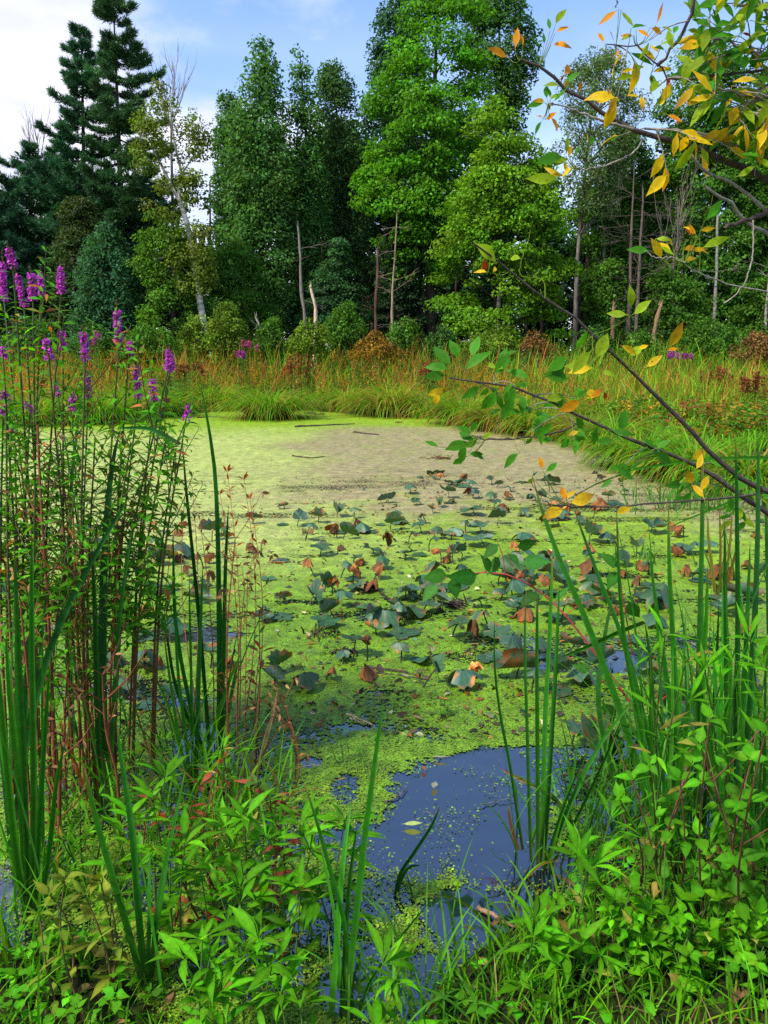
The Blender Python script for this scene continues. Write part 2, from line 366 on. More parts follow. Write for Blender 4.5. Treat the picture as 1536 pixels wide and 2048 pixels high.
def duck_col(x, y):
    px, py = topx(np.stack([x, y, 0*x], -1))
    near = hexc('#608413'); far = hexc('#7c9a10'); pale = hexc('#a3ac5c'); tan = hexc('#8f845a')
    n = fbm(x*.8, y*.55, 4, 71); n2 = fbm(x*3, y*3, 3, 77); n3 = fbm(x*9, y*9, 3, 78)
    d = np.hypot(x, y)[..., None]
    c = near*(1-sstep(4, 9, d))+far*sstep(4, 9, d)
    # sky sheen painted in pale on the left half of the pond, and a tan scum of dead fronds drifted to the middle
    pl = sstep(.6, -2.0, x+.12*(y-9)+(n-.5)*2.2)*sstep(4.8, 7, y)*sstep(19.4, 15.5, y+(n-.5)*3)
    c = c*(1-.85*pl[..., None])+pale*.85*pl[..., None]
    tx = sstep(-2.6, -.6, x+(n-.5)*2.6)*sstep(6.6, 9.0, y+(n-.5)*4+(n2-.5)*1.5)*sstep(19.6, 17.6, y+(n2-.5)*1.2)
    n4 = fbm(x*6, y*5, 3, 79); tx = np.clip(tx*(.30+.75*n2+.65*n4), 0, 1)[..., None]
    c = c*(1-tx)+tan*tx
    return c*(.80+.40*n3[..., None])*(.92+.16*n2[..., None])
def duckweed():
    m, t = newmat('duckweed'); n = t.nodes.new; l = t.links.new
    o = n('ShaderNodeOutputMaterial'); a = n('ShaderNodeAttribute'); a.attribute_name = 'col'; cv = n('ShaderNodeAttribute'); cv.attribute_name = 'cover'
    tcn = n('ShaderNodeTexCoord')
    nz = n('ShaderNodeTexNoise'); nz.inputs['Scale'].default_value = 38; nz.inputs['Detail'].default_value = 6; nz.inputs['Roughness'].default_value = .72; l(tcn.outputs['Object'], nz.inputs['Vector'])
    # alpha: noise below the cover value
    mrc = n('ShaderNodeMapRange'); mrc.inputs['To Min'].default_value = .24; mrc.inputs['To Max'].default_value = .70; l(cv.outputs['Fac'], mrc.inputs['Value'])
    sb = n('ShaderNodeMath'); sb.operation = 'SUBTRACT'; l(mrc.outputs[0], sb.inputs[0]); l(nz.outputs['Fac'], sb.inputs[1])
    al = n('ShaderNodeMapRange'); al.inputs['From Min'].default_value = -.012; al.inputs['From Max'].default_value = .012; l(sb.outputs[0], al.inputs['Value'])
    vo = n('ShaderNodeTexVoronoi'); vo.inputs['Scale'].default_value = 150; l(tcn.outputs['Object'], vo.inputs['Vector'])
    hs = n('ShaderNodeSeparateColor'); l(vo.outputs['Color'], hs.inputs[0])
    mr = n('ShaderNodeMapRange'); mr.inputs['To Min'].default_value = .55; mr.inputs['To Max'].default_value = 1.4; l(hs.outputs[0], mr.inputs['Value'])
    mm = n('ShaderNodeMix'); mm.data_type = 'RGBA'; mm.blend_type = 'MULTIPLY'; mm.inputs['Factor'].default_value = 1; l(a.outputs['Color'], mm.inputs[6]); l(mr.outputs[0], mm.inputs[7])
    ng = n('ShaderNodeTexNoise'); ng.inputs['Scale'].default_value = 7; ng.inputs['Detail'].default_value = 9; ng.inputs['Roughness'].default_value = .75; l(tcn.outputs['Object'], ng.inputs['Vector'])
    mg = n('ShaderNodeMapRange'); mg.inputs['From Min'].default_value = .32; mg.inputs['From Max'].default_value = .68; mg.inputs['To Min'].default_value = .50; mg.inputs['To Max'].default_value = 1.42; l(ng.outputs['Fac'], mg.inputs['Value'])
    m3 = n('ShaderNodeMix'); m3.data_type = 'RGBA'; m3.blend_type = 'MULTIPLY'; m3.inputs['Factor'].default_value = 1; l(mm.outputs[2], m3.inputs[6]); l(mg.outputs[0], m3.inputs[7]); mm = m3
    p = n('ShaderNodeBsdfPrincipled'); p.inputs['Roughness'].default_value = .55; p.inputs['Specular IOR Level'].default_value = .45; l(mm.outputs[2], p.inputs['Base Color'])
    nb = n('ShaderNodeTexNoise'); nb.inputs['Scale'].default_value = 30; nb.inputs['Detail'].default_value = 6; nb.inputs['Roughness'].default_value = .7; l(tcn.outputs['Object'], nb.inputs['Vector'])
    b = n('ShaderNodeBump'); b.inputs['Strength'].default_value = .6; b.inputs['Distance'].default_value = .010; l(nb.outputs['Fac'], b.inputs['Height']); l(b.outputs[0], p.inputs['Normal'])
    tr = n('ShaderNodeBsdfTransparent'); ms = n('ShaderNodeMixShader'); l(al.outputs[0], ms.inputs[0]); l(tr.outputs[0], ms.inputs[1]); l(p.outputs[0], ms.inputs[2]); l(ms.outputs[0], o.inputs[0])
    U = np.arange(-700, 2240, 9.0); Vv = np.concatenate([np.arange(812, 900, 2.5), np.arange(900, 1300, 4), np.arange(1300, 2500, 7)])
    X, Y = np.meshgrid(U, Vv); P = gnd(X, Y); x, y = P[..., 0], P[..., 1]; sd = pond_sd(x, y); c = cover(x, y); c = np.where(sd > .05, 0, c)
    ny, nx = X.shape; i = np.arange(ny-1)[:, None]*nx+np.arange(nx-1)[None]; f = np.stack([i+nx, i+nx+1, i+1, i], -1).reshape(-1, 4)
    keep = (c.ravel()[f].max(1) > .02); f = f[keep]
    used = np.unique(f); rm = np.full(ny*nx, -1); rm[used] = np.arange(len(used))
    V = np.stack([x, y, np.full_like(x, .004)], -1).reshape(-1, 3)[used]; mb = MB(); mb.add(V, rm[f], duck_col(x, y).reshape(-1, 3)[used])
    # single fronds near the camera
    n0 = 150000
    py = rng.uniform(1180, 2300, n0)**1.0; pxx = rng.uniform(-80, 1620, n0); Q = gnd(pxx, py); qx, qy = Q[:, 0], Q[:, 1]
    cq = cover(qx, qy); d = np.hypot(qx, qy)
    nn = fbm(qx*26, qy*26, 3, 91)
    prob = np.clip(.24*sstep(.44, .66, fbm(qx*4.5, qy*4.5, 3, 97))+.012+cq*.9+(nn-.5)*1.6*(cq > .03), 0, 1)*sstep(7.5, 3.5, d)
    k = (pond_sd(qx, qy) < .03) & (rng.rand(n0) < prob); qx, qy = qx[k], qy[k]; nq = len(qx)
    r = rng.uniform(.0018, .0042, nq)*np.where(rng.rand(nq) < .12, 1.35, 1); th = rng.rand(nq)*6.28
    ang = th[:, None]+np.array([0, 1.05, 2.1, 3.14, 4.2, 5.25])[None]; rr = r[:, None]*np.array([1.15, .9, .85, 1.1, .85, .9])[None]
    tl = rng.normal(0, .22, (nq, 2))
    ox, oy = rr*np.cos(ang), rr*np.sin(ang)
    vv = np.stack([qx[:, None]+ox, qy[:, None]+oy, .0085+rng.rand(nq)[:, None]*.002+(ox*tl[:, :1]+oy*tl[:, 1:])], -1)
    b0 = (np.arange(nq)*6)[:, None]; ff = np.concatenate([b0+np.array([[0, 1, 2, 3]]), b0+np.array([[0, 3, 4, 5]])])
    cc = vary(hexc('#6c8a1e'), nq, .28, .10); brown = rng.rand(nq) < .05; cc[brown] = vary(hexc('#6a5a34'), brown.sum(), .3)
    mb2 = MB(); mb2.add(vv.reshape(-1, 3), ff, np.repeat(cc, 6, 0))
    nv0 = len(V)
    mb.add(vv.reshape(-1, 3), ff, np.repeat(cc, 6, 0), 1)
    m2 = mat_leaf('frond', .2, .45, .4, 30)
    ob = mb.build('duckweed', [m, m2], smooth=True)
    at_ = ob.data.attributes.new('cover', 'FLOAT', 'POINT'); cvv = np.ones(mb.n, np.float32); cvv[:nv0] = c.ravel()[used]; at_.data.foreach_set('value', cvv)
    tag(ob, 'green and tan film of duckweed floating over the pond', 'duckweed', kind='stuff')
duckweed()

# ================================================================== far trees
def rows_at(rows, zz_px):
    r = np.array(rows, float); return np.interp(zz_px, r[:, 0], r[:, 1]), np.interp(zz_px, r[:, 0], r[:, 2])
def crown(mb, rows, Y, col, leaf=.21, cr=.85, dens=1.0, flat=.55, depth=.85, up=.9, colv=.22, clv=.25, front=.75, hole=.0, wl=.62):
    """leaf clumps through a crown whose half-widths come from rows of (height px, left px, right px) at depth Y; returns clump centres"""
    leaf *= .86
    rows = [(r[0], r[1], r[2]) for r in rows]; ys = np.linspace(rows[0][0], rows[-1][0], 40); l, r = rows_at(rows, ys)
    k = mpp(Y, np.mean(ys)); rad = (r-l)/2*k; dz = (ys[1]-ys[0])*k
    area = (2*np.pi*np.maximum(rad, .3)*dz).sum(); nc = max(6, int(area/(np.pi*cr**2)*2.3*dens))
    pdf = np.maximum(rad, .25); cdf = np.cumsum(pdf)/pdf.sum()
    yy = np.interp(rng.rand(nc), np.concatenate([[0], cdf]), np.concatenate([[ys[0]], ys])); l, r = rows_at(rows, yy)
    kk = Y/ray(768, yy)[:, 1]/F; rad = (r-l)/2*kk
    ph = rng.uniform(-np.pi, np.pi, nc); back = (np.sin(ph) > 0) & (rng.rand(nc) < front); ph[back] *= -1; rad = rad*(.72+.52*fbm(ph*1.6+Y*3.1, yy*kk*.55+Y, 2, int(abs(rows[0][1])) % 53))*np.where(rng.rand(nc) < .10, 1.16, 1)
    c = np.minimum(cr*rng.uniform(.65, 1.25, nc), np.maximum(rad*.8, .35))
    rho = np.maximum(rad-c*.55, 0)*np.sqrt(rng.uniform(.25, 1, nc))
    ctr = at((l+r)/2, yy, np.full(nc, float(Y))); C = ctr+np.stack([rho*np.cos(ph), depth*rho*np.sin(ph), 0*rho], -1)
    C[:, 2] = C[:, 2]-.12*rho
    if hole > 0:
        kp = fbm(C[:, 0]*.8+Y, C[:, 2]*.8, 2, int(Y)) > hole*.5; C, c, ctr, rho = C[kp], c[kp], ctr[kp], rho[kp]; nc = len(C)
    nl = np.maximum((c/leaf)**2*6.5, 10).astype(int); idx = np.repeat(np.arange(nc), nl); n = len(idx)
    off = rdir(n)*(rng.rand(n, 1)**(1/2.4)); off[:, 2] *= flat
    droop = -.25*(off[:, 0]**2+off[:, 1]**2)[:, None]*np.array([0, 0, 1.])
    P = C[idx]+(off+droop)*c[idx, None]
    outw = nrm(P-ctr[idx]+1e-6); outw[:, 2] *= .5
    Nn = nrm(np.array([0, 0, up])+.45*outw+.55*off+.55*rng.normal(size=(n, 3)))
    A = nrm(outw+.8*rng.normal(size=(n, 3))+np.array([0, 0, -.25]))
    L = leaf*rng.uniform(.7, 1.35, n); cc = vary(col, nc, clv*.6, .06)[idx]*np.exp(rng.normal(0, colv, (n, 1)))
    flat_leaves(mb, P, A, Nn, L, L*wl, cc)
    return C, ctr
def limb(mb, a, b, r0, r1, col, n=5, sag=.08, k=6):  # a limb from a to b
    a = np.asarray(a, float); b = np.asarray(b, float); L = np.linalg.norm(b-a)
    t = np.linspace(0, 1, k)[:, None]; P = a*(1-t)+b*t+np.array([0, 0, 1.])*(np.sin(t*np.pi)*sag*L)+rng.normal(0, .02*L, (k, 3))*np.sin(t*np.pi)
    tube(mb, P, np.linspace(r0, r1, k), col, n)
def base_z(x, y): return float(gz(np.array([x]), np.array([float(y)]))[0])
def broad_tree(name, label, cat, rows, Y, col, trunk_px=None, tr=.2, bark='#4a3f35', limbs=26, bmat=None, group='trees round the pond', **kw):
    xs = rows[-1]; tx = (xs[1]+xs[2])/2 if trunk_px is None else None
    if trunk_px is None:
        top = rows[0]; trunk_px = [((rows[-1][1]+rows[-1][2])/2+rng.uniform(-8, 8), None), ((rows[len(rows)//2][1]+rows[len(rows)//2][2])/2, rows[len(rows)//2][0]), ((top[1]+top[2])/2, top[0]+12)]
    P = []
    for i, (px, py) in enumerate(trunk_px):
        if py is None:
            q = at(px, 720, Y); q[2] = base_z(q[0], Y)-.1
        else: q = at(px, py, Y)
        P.append(q)
    P = spline(P, 14); b = P[0].copy()
    o = thing(name, label, cat, b, group)
    tm = MB(); k = np.linspace(0, 1, 14); tube(tm, P, tr*(1-.88*k)+tr*.35*np.exp(-k*18), hexc(bark), 8)
    cm = MB(); C, ctr = crown(cm, rows, Y, col, **kw)
    if len(C):
        for i in rng.choice(len(C), min(limbs, len(C)), False):
            z = C[i][2]-.35*np.linalg.norm(C[i][:2]-ctr[i][:2]); j = int(np.clip(np.searchsorted(P[:, 2], z), 1, 13))
            if C[i][2] > P[0, 2]+.8: limb(tm, P[j-1], C[i], tr*(1-.85*j/14)*.45+.01, .012, hexc(bark))
    tm.build('trunk', bmat or M_BARK, o); cm.build('crown', M_FOL, o)
    return o
def pine(name, label, rows, Y, trunk_px, col, tr=.28, step=.72, dens=3.0, y0=None):
    P = []
    for px, py in trunk_px:
        q = at(px, 720 if py is None else py, Y)
        if py is None: q[2] = base_z(q[0], Y)-.1
        P.append(q)
    P = spline(P, 20); o = thing(name, label, 'pine tree', P[0], 'trees round the pond')
    tm = MB(); k = np.linspace(0, 1, 20); tube(tm, P, tr*(1-.93*k), hexc('#3c342e'), 8)
    B, A_, Nn_, cols = [], [], [], []
    zlo = at(0, rows[-1][0], Y)[2]; ztop = P[-1, 2]; z = zlo
    while z < ztop-.15:
        f = np.interp(z, P[:, 2], np.arange(20)); j = int(min(f, 18)); q = P[j]+(P[j+1]-P[j])*(f-j)
        fz = (H-z)  # px row of this height at depth Y
        pyr = np.interp(z, [at(0, 900, Y)[2], at(0, -60, Y)[2]], [900, -60]); l, r = rows_at(rows, pyr); kk = mpp(Y, pyr)
        qx = q[0]; ll = qx-at(l, pyr, Y)[0]; rr_ = at(r, pyr, Y)[0]-qx
        nb = rng.randint(5, 8); a0 = rng.rand()*6.28
        for b in range(nb):
            az = a0+b*6.283/nb+rng.normal(0, .25); cx, sx = math.cos(az), math.sin(az)
            if sx > .35 and rng.rand() < .35: continue
            Lb = (rr_ if cx > 0 else ll); Lb = 1.34*max(.25, Lb)*(.75+.25*abs(cx))*rng.uniform(.50, 1.18)
            t = np.linspace(0, 1, 7)[:, None]; e = np.array([cx, sx, 0]); rise = rng.uniform(-.02, .16)
            q = q+np.array([0, 0, rng.normal(0, step*.28)]); Q = q+e*Lb*t+np.array([0, 0, 1.])*Lb*(rise*t-.16*np.sin(t*np.pi)*.6+.10*t**3)
            tube(tm, Q, np.linspace(.045*min(1, Lb/2.5)+.008, .008, 7), hexc('#3a322c'), 4)
            m = int(max(5, 26*Lb*dens)); s = 1-rng.rand(m)**1.35*.80; side = rng.normal(0, 1, m)*Lb*.19*(1.25-s)+rng.normal(0, .10, m)
            fi = s*6; ji = np.minimum(fi.astype(int), 5); qp = Q[ji]+(Q[ji+1]-Q[ji])*(fi-ji)[:, None]
            perp = np.array([-sx, cx, 0]); tp = qp+perp*side[:, None]+np.array([0, 0, 1.])*(np.abs(side)*.10+rng.normal(0, .05, m))[:, None]
            B.append(tp); A_.append(nrm(e*1.0+perp*np.sign(side)[:, None]*.7+np.array([0, 0, .38])+.25*rng.normal(size=(m, 3))))
            cols.append(np.repeat(vary(col, 1, .16, .05), m, 0))
        z += step*rng.uniform(.75, 1.3)*(.65+.35*min(1, (ztop-z)/5))
    B = np.concatenate(B); A_ = np.concatenate(A_); cols = np.concatenate(cols); K = 9; n = len(B)
    C = np.repeat(B, K, 0)+rng.normal(0, .035, (n*K, 3)); A = nrm(np.repeat(A_, K, 0)+.52*rng.normal(size=(n*K, 3))+np.array([0, 0, .12])); L = rng.uniform(.17, .30, n*K)
    S = nrm(np.cross(A, rdir(n*K))); w = rng.uniform(.016, .028, n*K)
    v = np.stack([C-S*w[:, None], C+S*w[:, None], C+A*L[:, None]], 1).reshape(-1, 3); cc = np.repeat(np.repeat(cols, K, 0)*np.exp(rng.normal(0, .2, (n*K, 1))), 3, 0)
    nm = MB(); nm.add(v, np.arange(n*K*3).reshape(-1, 3), cc)
    tm.build('trunk', M_BARK, o); nm.build('crown', M_NEED, o); return o
def twig_fan(mb, a, d, L, r, col, depth=3, spread=.5, n=4):
    d = nrm(d); b = a+d*L; K = 5; t = np.linspace(0, 1, K)[:, None]
    P = a*(1-t)+b*t+rng.normal(0, .025*L, (K, 3))*t; tube(mb, P, np.linspace(r, r*.5, K), col, 4)
    if depth > 0:
        for i in range(n):
            u = rng.uniform(.35, 1.0); q = a*(1-u)+b*u; dd = nrm(d+spread*rng.normal(size=3)+np.array([0, 0, .25]))
            twig_fan(mb, q, dd, L*rng.uniform(.42, .7), max(r*.55, .004), col, depth-1, spread, n)

PINE = (.038, .128, .048)
pine('pine_tree', 'tall dark blue-green pine with layered boughs, left one of the two tallest pines', [(55, 150, 175), (95, 142, 186), (140, 128, 205), (180, 124, 216), (240, 112, 224), (330, 98, 236), (420, 60, 250), (520, 40, 262), (640, 30, 265)], 43, [(172, None), (168, 350), (162, 58)], PINE, .26)
pine('pine_tree', 'tallest pine, its ragged top reaching the upper edge, right of its twin', [(-12, 208, 244), (40, 198, 262), (90, 195, 292), (160, 190, 302), (230, 196, 300), (300, 180, 320), (380, 172, 336), (460, 168, 338), (560, 172, 330), (640, 180, 325)], 42, [(250, None), (240, 350), (226, -12)], (.046, .125, .036), .27)
pine('pine_tree', 'broad spreading pine at the left edge with heavy drooping boughs', [(262, 46, 70), (300, 0, 120), (345, -30, 170), (420, -55, 175), (500, -60, 170), (620, -60, 160)], 45, [(58, None), (62, 450), (58, 262)], PINE, .30, .8, 3.0)
pine('pine_tree', 'shadowy pine half outside the left edge, behind the purple spikes', [(330, -75, -35), (400, -130, 20), (500, -150, 45), (640, -150, 50)], 41, [(-55, None), (-52, 480), (-50, 330)], (.034, .115, .048), .26, .8)

pine('pine_tree', 'dark pine filling the gap behind the two tall pines', [(300, 95, 130), (370, 60, 170), (480, 40, 190), (640, 30, 200)], 49, [(112, None), (112, 480), (112, 300)], (.032, .105, .042), .26, .8)
pine('pine_tree', 'dark pine right of the two tall pines, behind the leaning birch', [(330, 285, 315), (400, 250, 350), (500, 235, 370), (640, 230, 375)], 48, [(300, None), (300, 480), (300, 330)], (.030, .105, .044), .26, .8)
OAK = (.068, .178, .034); MAP = (.080, .250, .008); DK = (.054, .145, .028)
T = broad_tree
T('oak_tree', 'tall narrow dark oak with a pointed top left of centre', 'oak tree', [(88, 505, 556), (130, 490, 570), (200, 462, 580), (300, 442, 598), (400, 432, 612), (520, 432, 610), (640, 450, 600)], 41, OAK, tr=.2, leaf=.20, cr=.75, flat=.8, up=.5)
T('oak_tree', 'slim dark oak with a small tufted top, beside the pointed oak', 'oak tree', [(98, 582, 618), (130, 576, 625), (220, 570, 648), (330, 566, 662), (480, 566, 668), (640, 580, 650)], 42, OAK, tr=.2, leaf=.20, cr=.65, flat=.8, up=.5)
T('oak_tree', 'lower blue-green oak between the leaning birch and the pointed oak', 'oak tree', [(185, 432, 470), (225, 424, 500), (320, 420, 515), (430, 420, 520), (560, 430, 520), (650, 440, 510)], 43, (.060, .165, .040), tr=.18, leaf=.2, cr=.7, flat=.8, up=.5)
T('oak_tree', 'thinly leaved oak with brownish top beside the great maple', 'oak tree', [(135, 640, 690), (170, 622, 716), (260, 620, 735), (380, 630, 745), (500, 640, 750), (640, 650, 740)], 44, (.058, .135, .034), tr=.2, leaf=.2, cr=.65, dens=.85, flat=.8, up=.5)
T('oak_tree', 'tall dark tree rising behind the left side of the great maple', 'oak tree', [(-30, 770, 840), (30, 748, 850), (70, 728, 855), (150, 720, 860), (300, 705, 880), (480, 700, 880), (640, 710, 870)], 47, (.036, .110, .040), tr=.25, leaf=.22, cr=.85)
T('oak_tree', 'tall dark tree rising behind the right side of the great maple', 'oak tree', [(-40, 930, 1040), (20, 930, 1068), (60, 920, 1084), (140, 930, 1072), (240, 940, 1050), (400, 930, 1040), (640, 940, 1040)], 46, DK, tr=.25, leaf=.22, cr=.8)
T('maple_tree', 'great bright green maple, the tallest and broadest tree at centre', 'maple tree', [(-40, 840, 905), (0, 800, 965), (50, 768, 1000), (120, 748, 1008), (200, 722, 1000), (300, 700, 985), (400, 692, 968), (470, 740, 950), (560, 770, 900)], 41.5, MAP, trunk_px=[(860, None), (862, 400), (872, 100), (876, -30)], tr=.30, limbs=60, leaf=.21, cr=.95, flat=.40, hole=.42)
T('maple_tree', 'yellow-green maple standing before the great maple, its boughs in tiers', 'maple tree', [(192, 965, 1012), (230, 930, 1055), (300, 900, 1105), (390, 880, 1140), (450, 882, 1168), (540, 862, 1152), (620, 850, 1130), (672, 880, 1100)], 37, (.115, .255, .010), trunk_px=[(994, None), (994, 500), (985, 215)], tr=.16, limbs=60, leaf=.19, cr=.8, flat=.38, hole=.42)
T('ash_tree', 'greyish tree with a pale forked trunk and thin purplish top', 'ash tree', [(112, 1140, 1240), (160, 1115, 1275), (230, 1100, 1290), (330, 1100, 1270), (430, 1120, 1240)], 42, (.110, .180, .055), trunk_px=[(1150, None), (1155, 520), (1172, 330), (1195, 130)], tr=.15, bark='#6b645c', limbs=60, leaf=.14, cr=.5, dens=.50, flat=.9, up=.3)
T('oak_tree', 'large dense green oak behind the yellow overhanging leaves', 'oak tree', [(85, 1372, 1450), (130, 1332, 1500), (230, 1305, 1545), (380, 1290, 1560), (540, 1290, 1565), (660, 1300, 1560)], 44, (.062, .170, .016), tr=.28, leaf=.22, cr=.85)
T('oak_tree', 'leafy oak cut off by the right edge', 'oak tree', [(120, 1500, 1640), (250, 1470, 1680), (450, 1470, 1700), (660, 1480, 1690)], 43, (.056, .155, .016), tr=.28, leaf=.22, cr=.85)
T('maple_tree', 'shady maple filling the gap behind the twin dead trunks', 'maple tree', [(262, 1215, 1270), (320, 1165, 1320), (400, 1140, 1340), (500, 1150, 1340), (660, 1170, 1320)], 45, (.055, .150, .014), tr=.16, leaf=.2, cr=.8)
T('willow_tree', 'rounded blue-green small tree below the two tall pines', 'small tree', [(445, 196, 232), (490, 165, 268), (560, 148, 285), (640, 140, 295), (700, 142, 295)], 37, (.042, .130, .048), tr=.10, leaf=.17, cr=.6, flat=.8, up=.6)
T('maple_tree', 'young bright maple at the foot of the leaning birch', 'maple tree', [(425, 290, 335), (470, 268, 392), (550, 268, 420), (640, 272, 430), (700, 275, 430)], 36.5, (.075, .185, .014), tr=.09, leaf=.16, cr=.55, flat=.5)
T('alder_tree', 'dull olive small tree between the pines and the blue-green tree', 'small tree', [(400, 130, 200), (450, 110, 230), (540, 100, 230), (660, 100, 220)], 40, (.040, .070, .018), tr=.1, leaf=.18, cr=.65)
T('maple_tree', 'low leafy maple at centre left, right of the leaning birch', 'maple tree', [(480, 420, 500), (540, 410, 540), (620, 410, 560), (700, 420, 560)], 38, (.060, .165, .016), tr=.09, leaf=.17, cr=.6, flat=.5)
T('hemlock_tree', 'dark low hemlock behind the pale broken stump', 'hemlock tree', [(480, 650, 700), (540, 620, 720), (600, 600, 735), (700, 590, 740)], 40, (.040, .115, .032), tr=.1, leaf=.16, cr=.6, flat=.35)
T('hemlock_tree', 'dark hemlock beside the dead-branched pale snag', 'hemlock tree', [(420, 770, 810), (500, 750, 830), (580, 745, 850), (700, 745, 860)], 41, (.022, .060, .018), tr=.12, leaf=.17, cr=.6, flat=.35)
T('alder_tree', 'low green tree left of the twin dead trunks', 'small tree', [(520, 1180, 1240), (570, 1160, 1262), (640, 1150, 1270), (710, 1150, 1270)], 38, (.065, .165, .014), tr=.08, leaf=.17, cr=.55, flat=.5)
T('alder_tree', 'low green tree right of the twin dead trunks', 'small tree', [(540, 1300, 1380), (590, 1290, 1420), (650, 1290, 1430), (710, 1290, 1430)], 39, (.065, .165, .014), tr=.08, leaf=.17, cr=.6, flat=.5)
T('alder_tree', 'low green tree by the right edge below the white birch', 'small tree', [(560, 1470, 1540), (610, 1450, 1580), (710, 1440, 1600)], 39, (.065, .165, .014), tr=.08, leaf=.17, cr=.6, flat=.5)

def birch_leaning():
    Y = 35.6; o = thing('birch_tree', 'white birch leaning left with bare forks and sparse yellowish leaves', 'birch tree', at(420, 720, Y), 'trees round the pond')
    tm = MB(); w = hexc('#bdb7aa')
    def br(pts, r0, r1, n=14): 
        P = spline([at(x, y, Y+d) for x, y, d in pts], n); tube(tm, P, np.linspace(r0, r1, n), w, 7); return P
    br([(420, 715, 0), (400, 600, 0), (386, 505, 0), (372, 440, 0), (357, 394, 0)], .17, .105)
    br([(358, 400, 0), (338, 362, 0), (318, 320, .2), (300, 288, .3), (283, 258, .4)], .085, .02)
    br([(358, 398, 0), (363, 350, 0), (352, 300, -.2), (344, 250, -.3), (340, 180, -.3)], .08, .02)
    br([(372, 440, 0), (352, 392, -.1), (330, 372, -.2), (300, 362, -.3)], .05, .012)
    br([(363, 350, 0), (392, 300, .2), (405, 240, .3)], .04, .012); br([(318, 320, .2), (298, 320, .3), (280, 300, .5)], .03, .01)
    br([(344, 250, -.3), (328, 215, -.4), (315, 195, -.4)], .03, .008); br([(395, 560, 0), (370, 540, -.1), (350, 520, -.2)], .03, .008)
    cm = MB(); col = (.120, .180, .018)
    for rows, d in [([(170, 300, 345), (210, 262, 370), (260, 245, 372), (330, 262, 350)], .42), ([(215, 380, 430), (260, 350, 436), (340, 350, 430), (400, 360, 420)], .40), ([(350, 300, 400), (420, 300, 420), (500, 330, 430), (580, 350, 440)], .45)]:
        crown(cm, rows, Y, col, leaf=.15, cr=.5, dens=d, flat=.8, up=.4)
    tm.build('trunk', M_BIRCH, o); cm.build('crown', M_FOL, o)
birch_leaning()
def bare_top(label, px, py0, py1, Y, n, w, col='#8a8079'):
    b = at(px, 720, Y); b[2] = base_z(b[0], Y); o = thing('bare_tree', label, 'bare tree', b, 'trees round the pond'); mb = MB()
    a = at(px, py0, Y); tube(mb, spline([b, at(px+4, (720+py0)/2, Y), a], 10), np.linspace(.14, .06, 10), hexc(col), 6)
    for i in range(n):
        tgt = at(px+rng.uniform(-w, w), py1+rng.uniform(0, 70), Y+rng.uniform(-.8, .8)); d = tgt-a
        twig_fan(mb, a+d*.05*i/n, d, np.linalg.norm(d)*.75, .03, hexc(col), 2, .22, 3)
    mb.build('trunk', M_WOOD, o)
bare_top('bare pale twigs of a leafless tree standing above the leaning birch', 342, 260, 115, 46, 9, 38)
bare_top('bare twigs of a far leafless tree at the left, beside the pines', 78, 330, 215, 55, 7, 34)
bare_top('leafless grey tree in the gap left of the twin dead trunks', 1205, 380, 200, 44, 8, 60, '#6e665f')
bare_top('bare grey saplings fanning out right of the twin dead trunks', 1345, 560, 360, 40, 6, 45, '#75695f')

def snag(label, stems, Y, col, mat, twigs=0, name='dead_tree', cat='dead tree', tl=1.0):
    b = at(stems[0][0][0][0], 720, Y); b[2] = base_z(b[0], Y); o = thing(name, label, cat, b); mb = MB(); tw = mb
    for pts, r0, r1 in stems:
        Q = [at(x, y, Y) for x, y in pts]; q0 = Q[0].copy(); q0[2] = base_z(q0[0], Y)-.1; Q = [q0]+Q if q0[2] < Q[0][2]-.3 else Q
        P = spline(Q, 16); P[1:, :2] += np.cumsum(rng.normal(0, .022, (15, 2)), 0)*.7; rr = np.linspace(r0, r1, 16)*(1+rng.normal(0, .12, 16)); tube(mb, P, rr, hexc(col), 8)
        # splintered top
        for k in range(4): tube(mb, [P[-1]+rng.normal(0, r1*.5, 3), P[-1]+np.array([rng.normal(0, .05), rng.normal(0, .05), rng.uniform(.1, .35)])], [r1*.5, .004], hexc(col), 4)
        for k in range(twigs):
            j = rng.randint(3, 15); a = rng.rand()*6.28; twig_fan(tw, P[j], np.array([math.cos(a), math.sin(a)*.7, rng.uniform(-.3, .5)]), rng.uniform(.5, 1.2)*tl, .014, hexc(col)*.8, 1, .5, 4)
    mb.build('trunk', mat, o)
snag('twin grey dead trunks with broken tops and bare side twigs', [([(1253, 690), (1259, 560), (1264, 450), (1270, 330)], .13, .02), ([(1270, 690), (1277, 560), (1283, 460), (1286, 378)], .12, .04)], 37.5, '#5f544a', M_WOOD, 30, tl=1.6)
snag('thin grey dead trunk leaning beside the pale stump', [([(612, 650), (606, 580), (603, 520), (600, 455)], .10, .05)], 36.5, '#7a7068', M_WOOD, 5)
snag('short pale broken trunk, bare and tapering, left of centre', [([(628, 645), (624, 608), (617, 576)], .15, .05)], 36, '#cdb595', M_WOOD, 0)
snag('pale snag with fine bare dead branches in front of the dark hemlock', [([(785, 600), (790, 530), (797, 430)], .09, .02)], 37, '#8d7a66', M_WOOD, 16, tl=1.1)
snag('reddish brown straight trunk in the shade left of the pale snag', [([(752, 630), (755, 560), (757, 500)], .10, .07)], 39, '#5a4038', M_BARK, 3)
snag('pale grey trunk showing below the yellow-green maple', [([(992, 672), (994, 630), (996, 585)], .11, .09)], 36.3, '#a2988a', M_BIRCH, 0)
snag('white birch trunk at the right under the dense oak', [([(1428, 655), (1433, 560), (1437, 430)], .11, .06)], 40, '#8a857c', M_BIRCH, 6, 'birch_tree', 'birch tree')
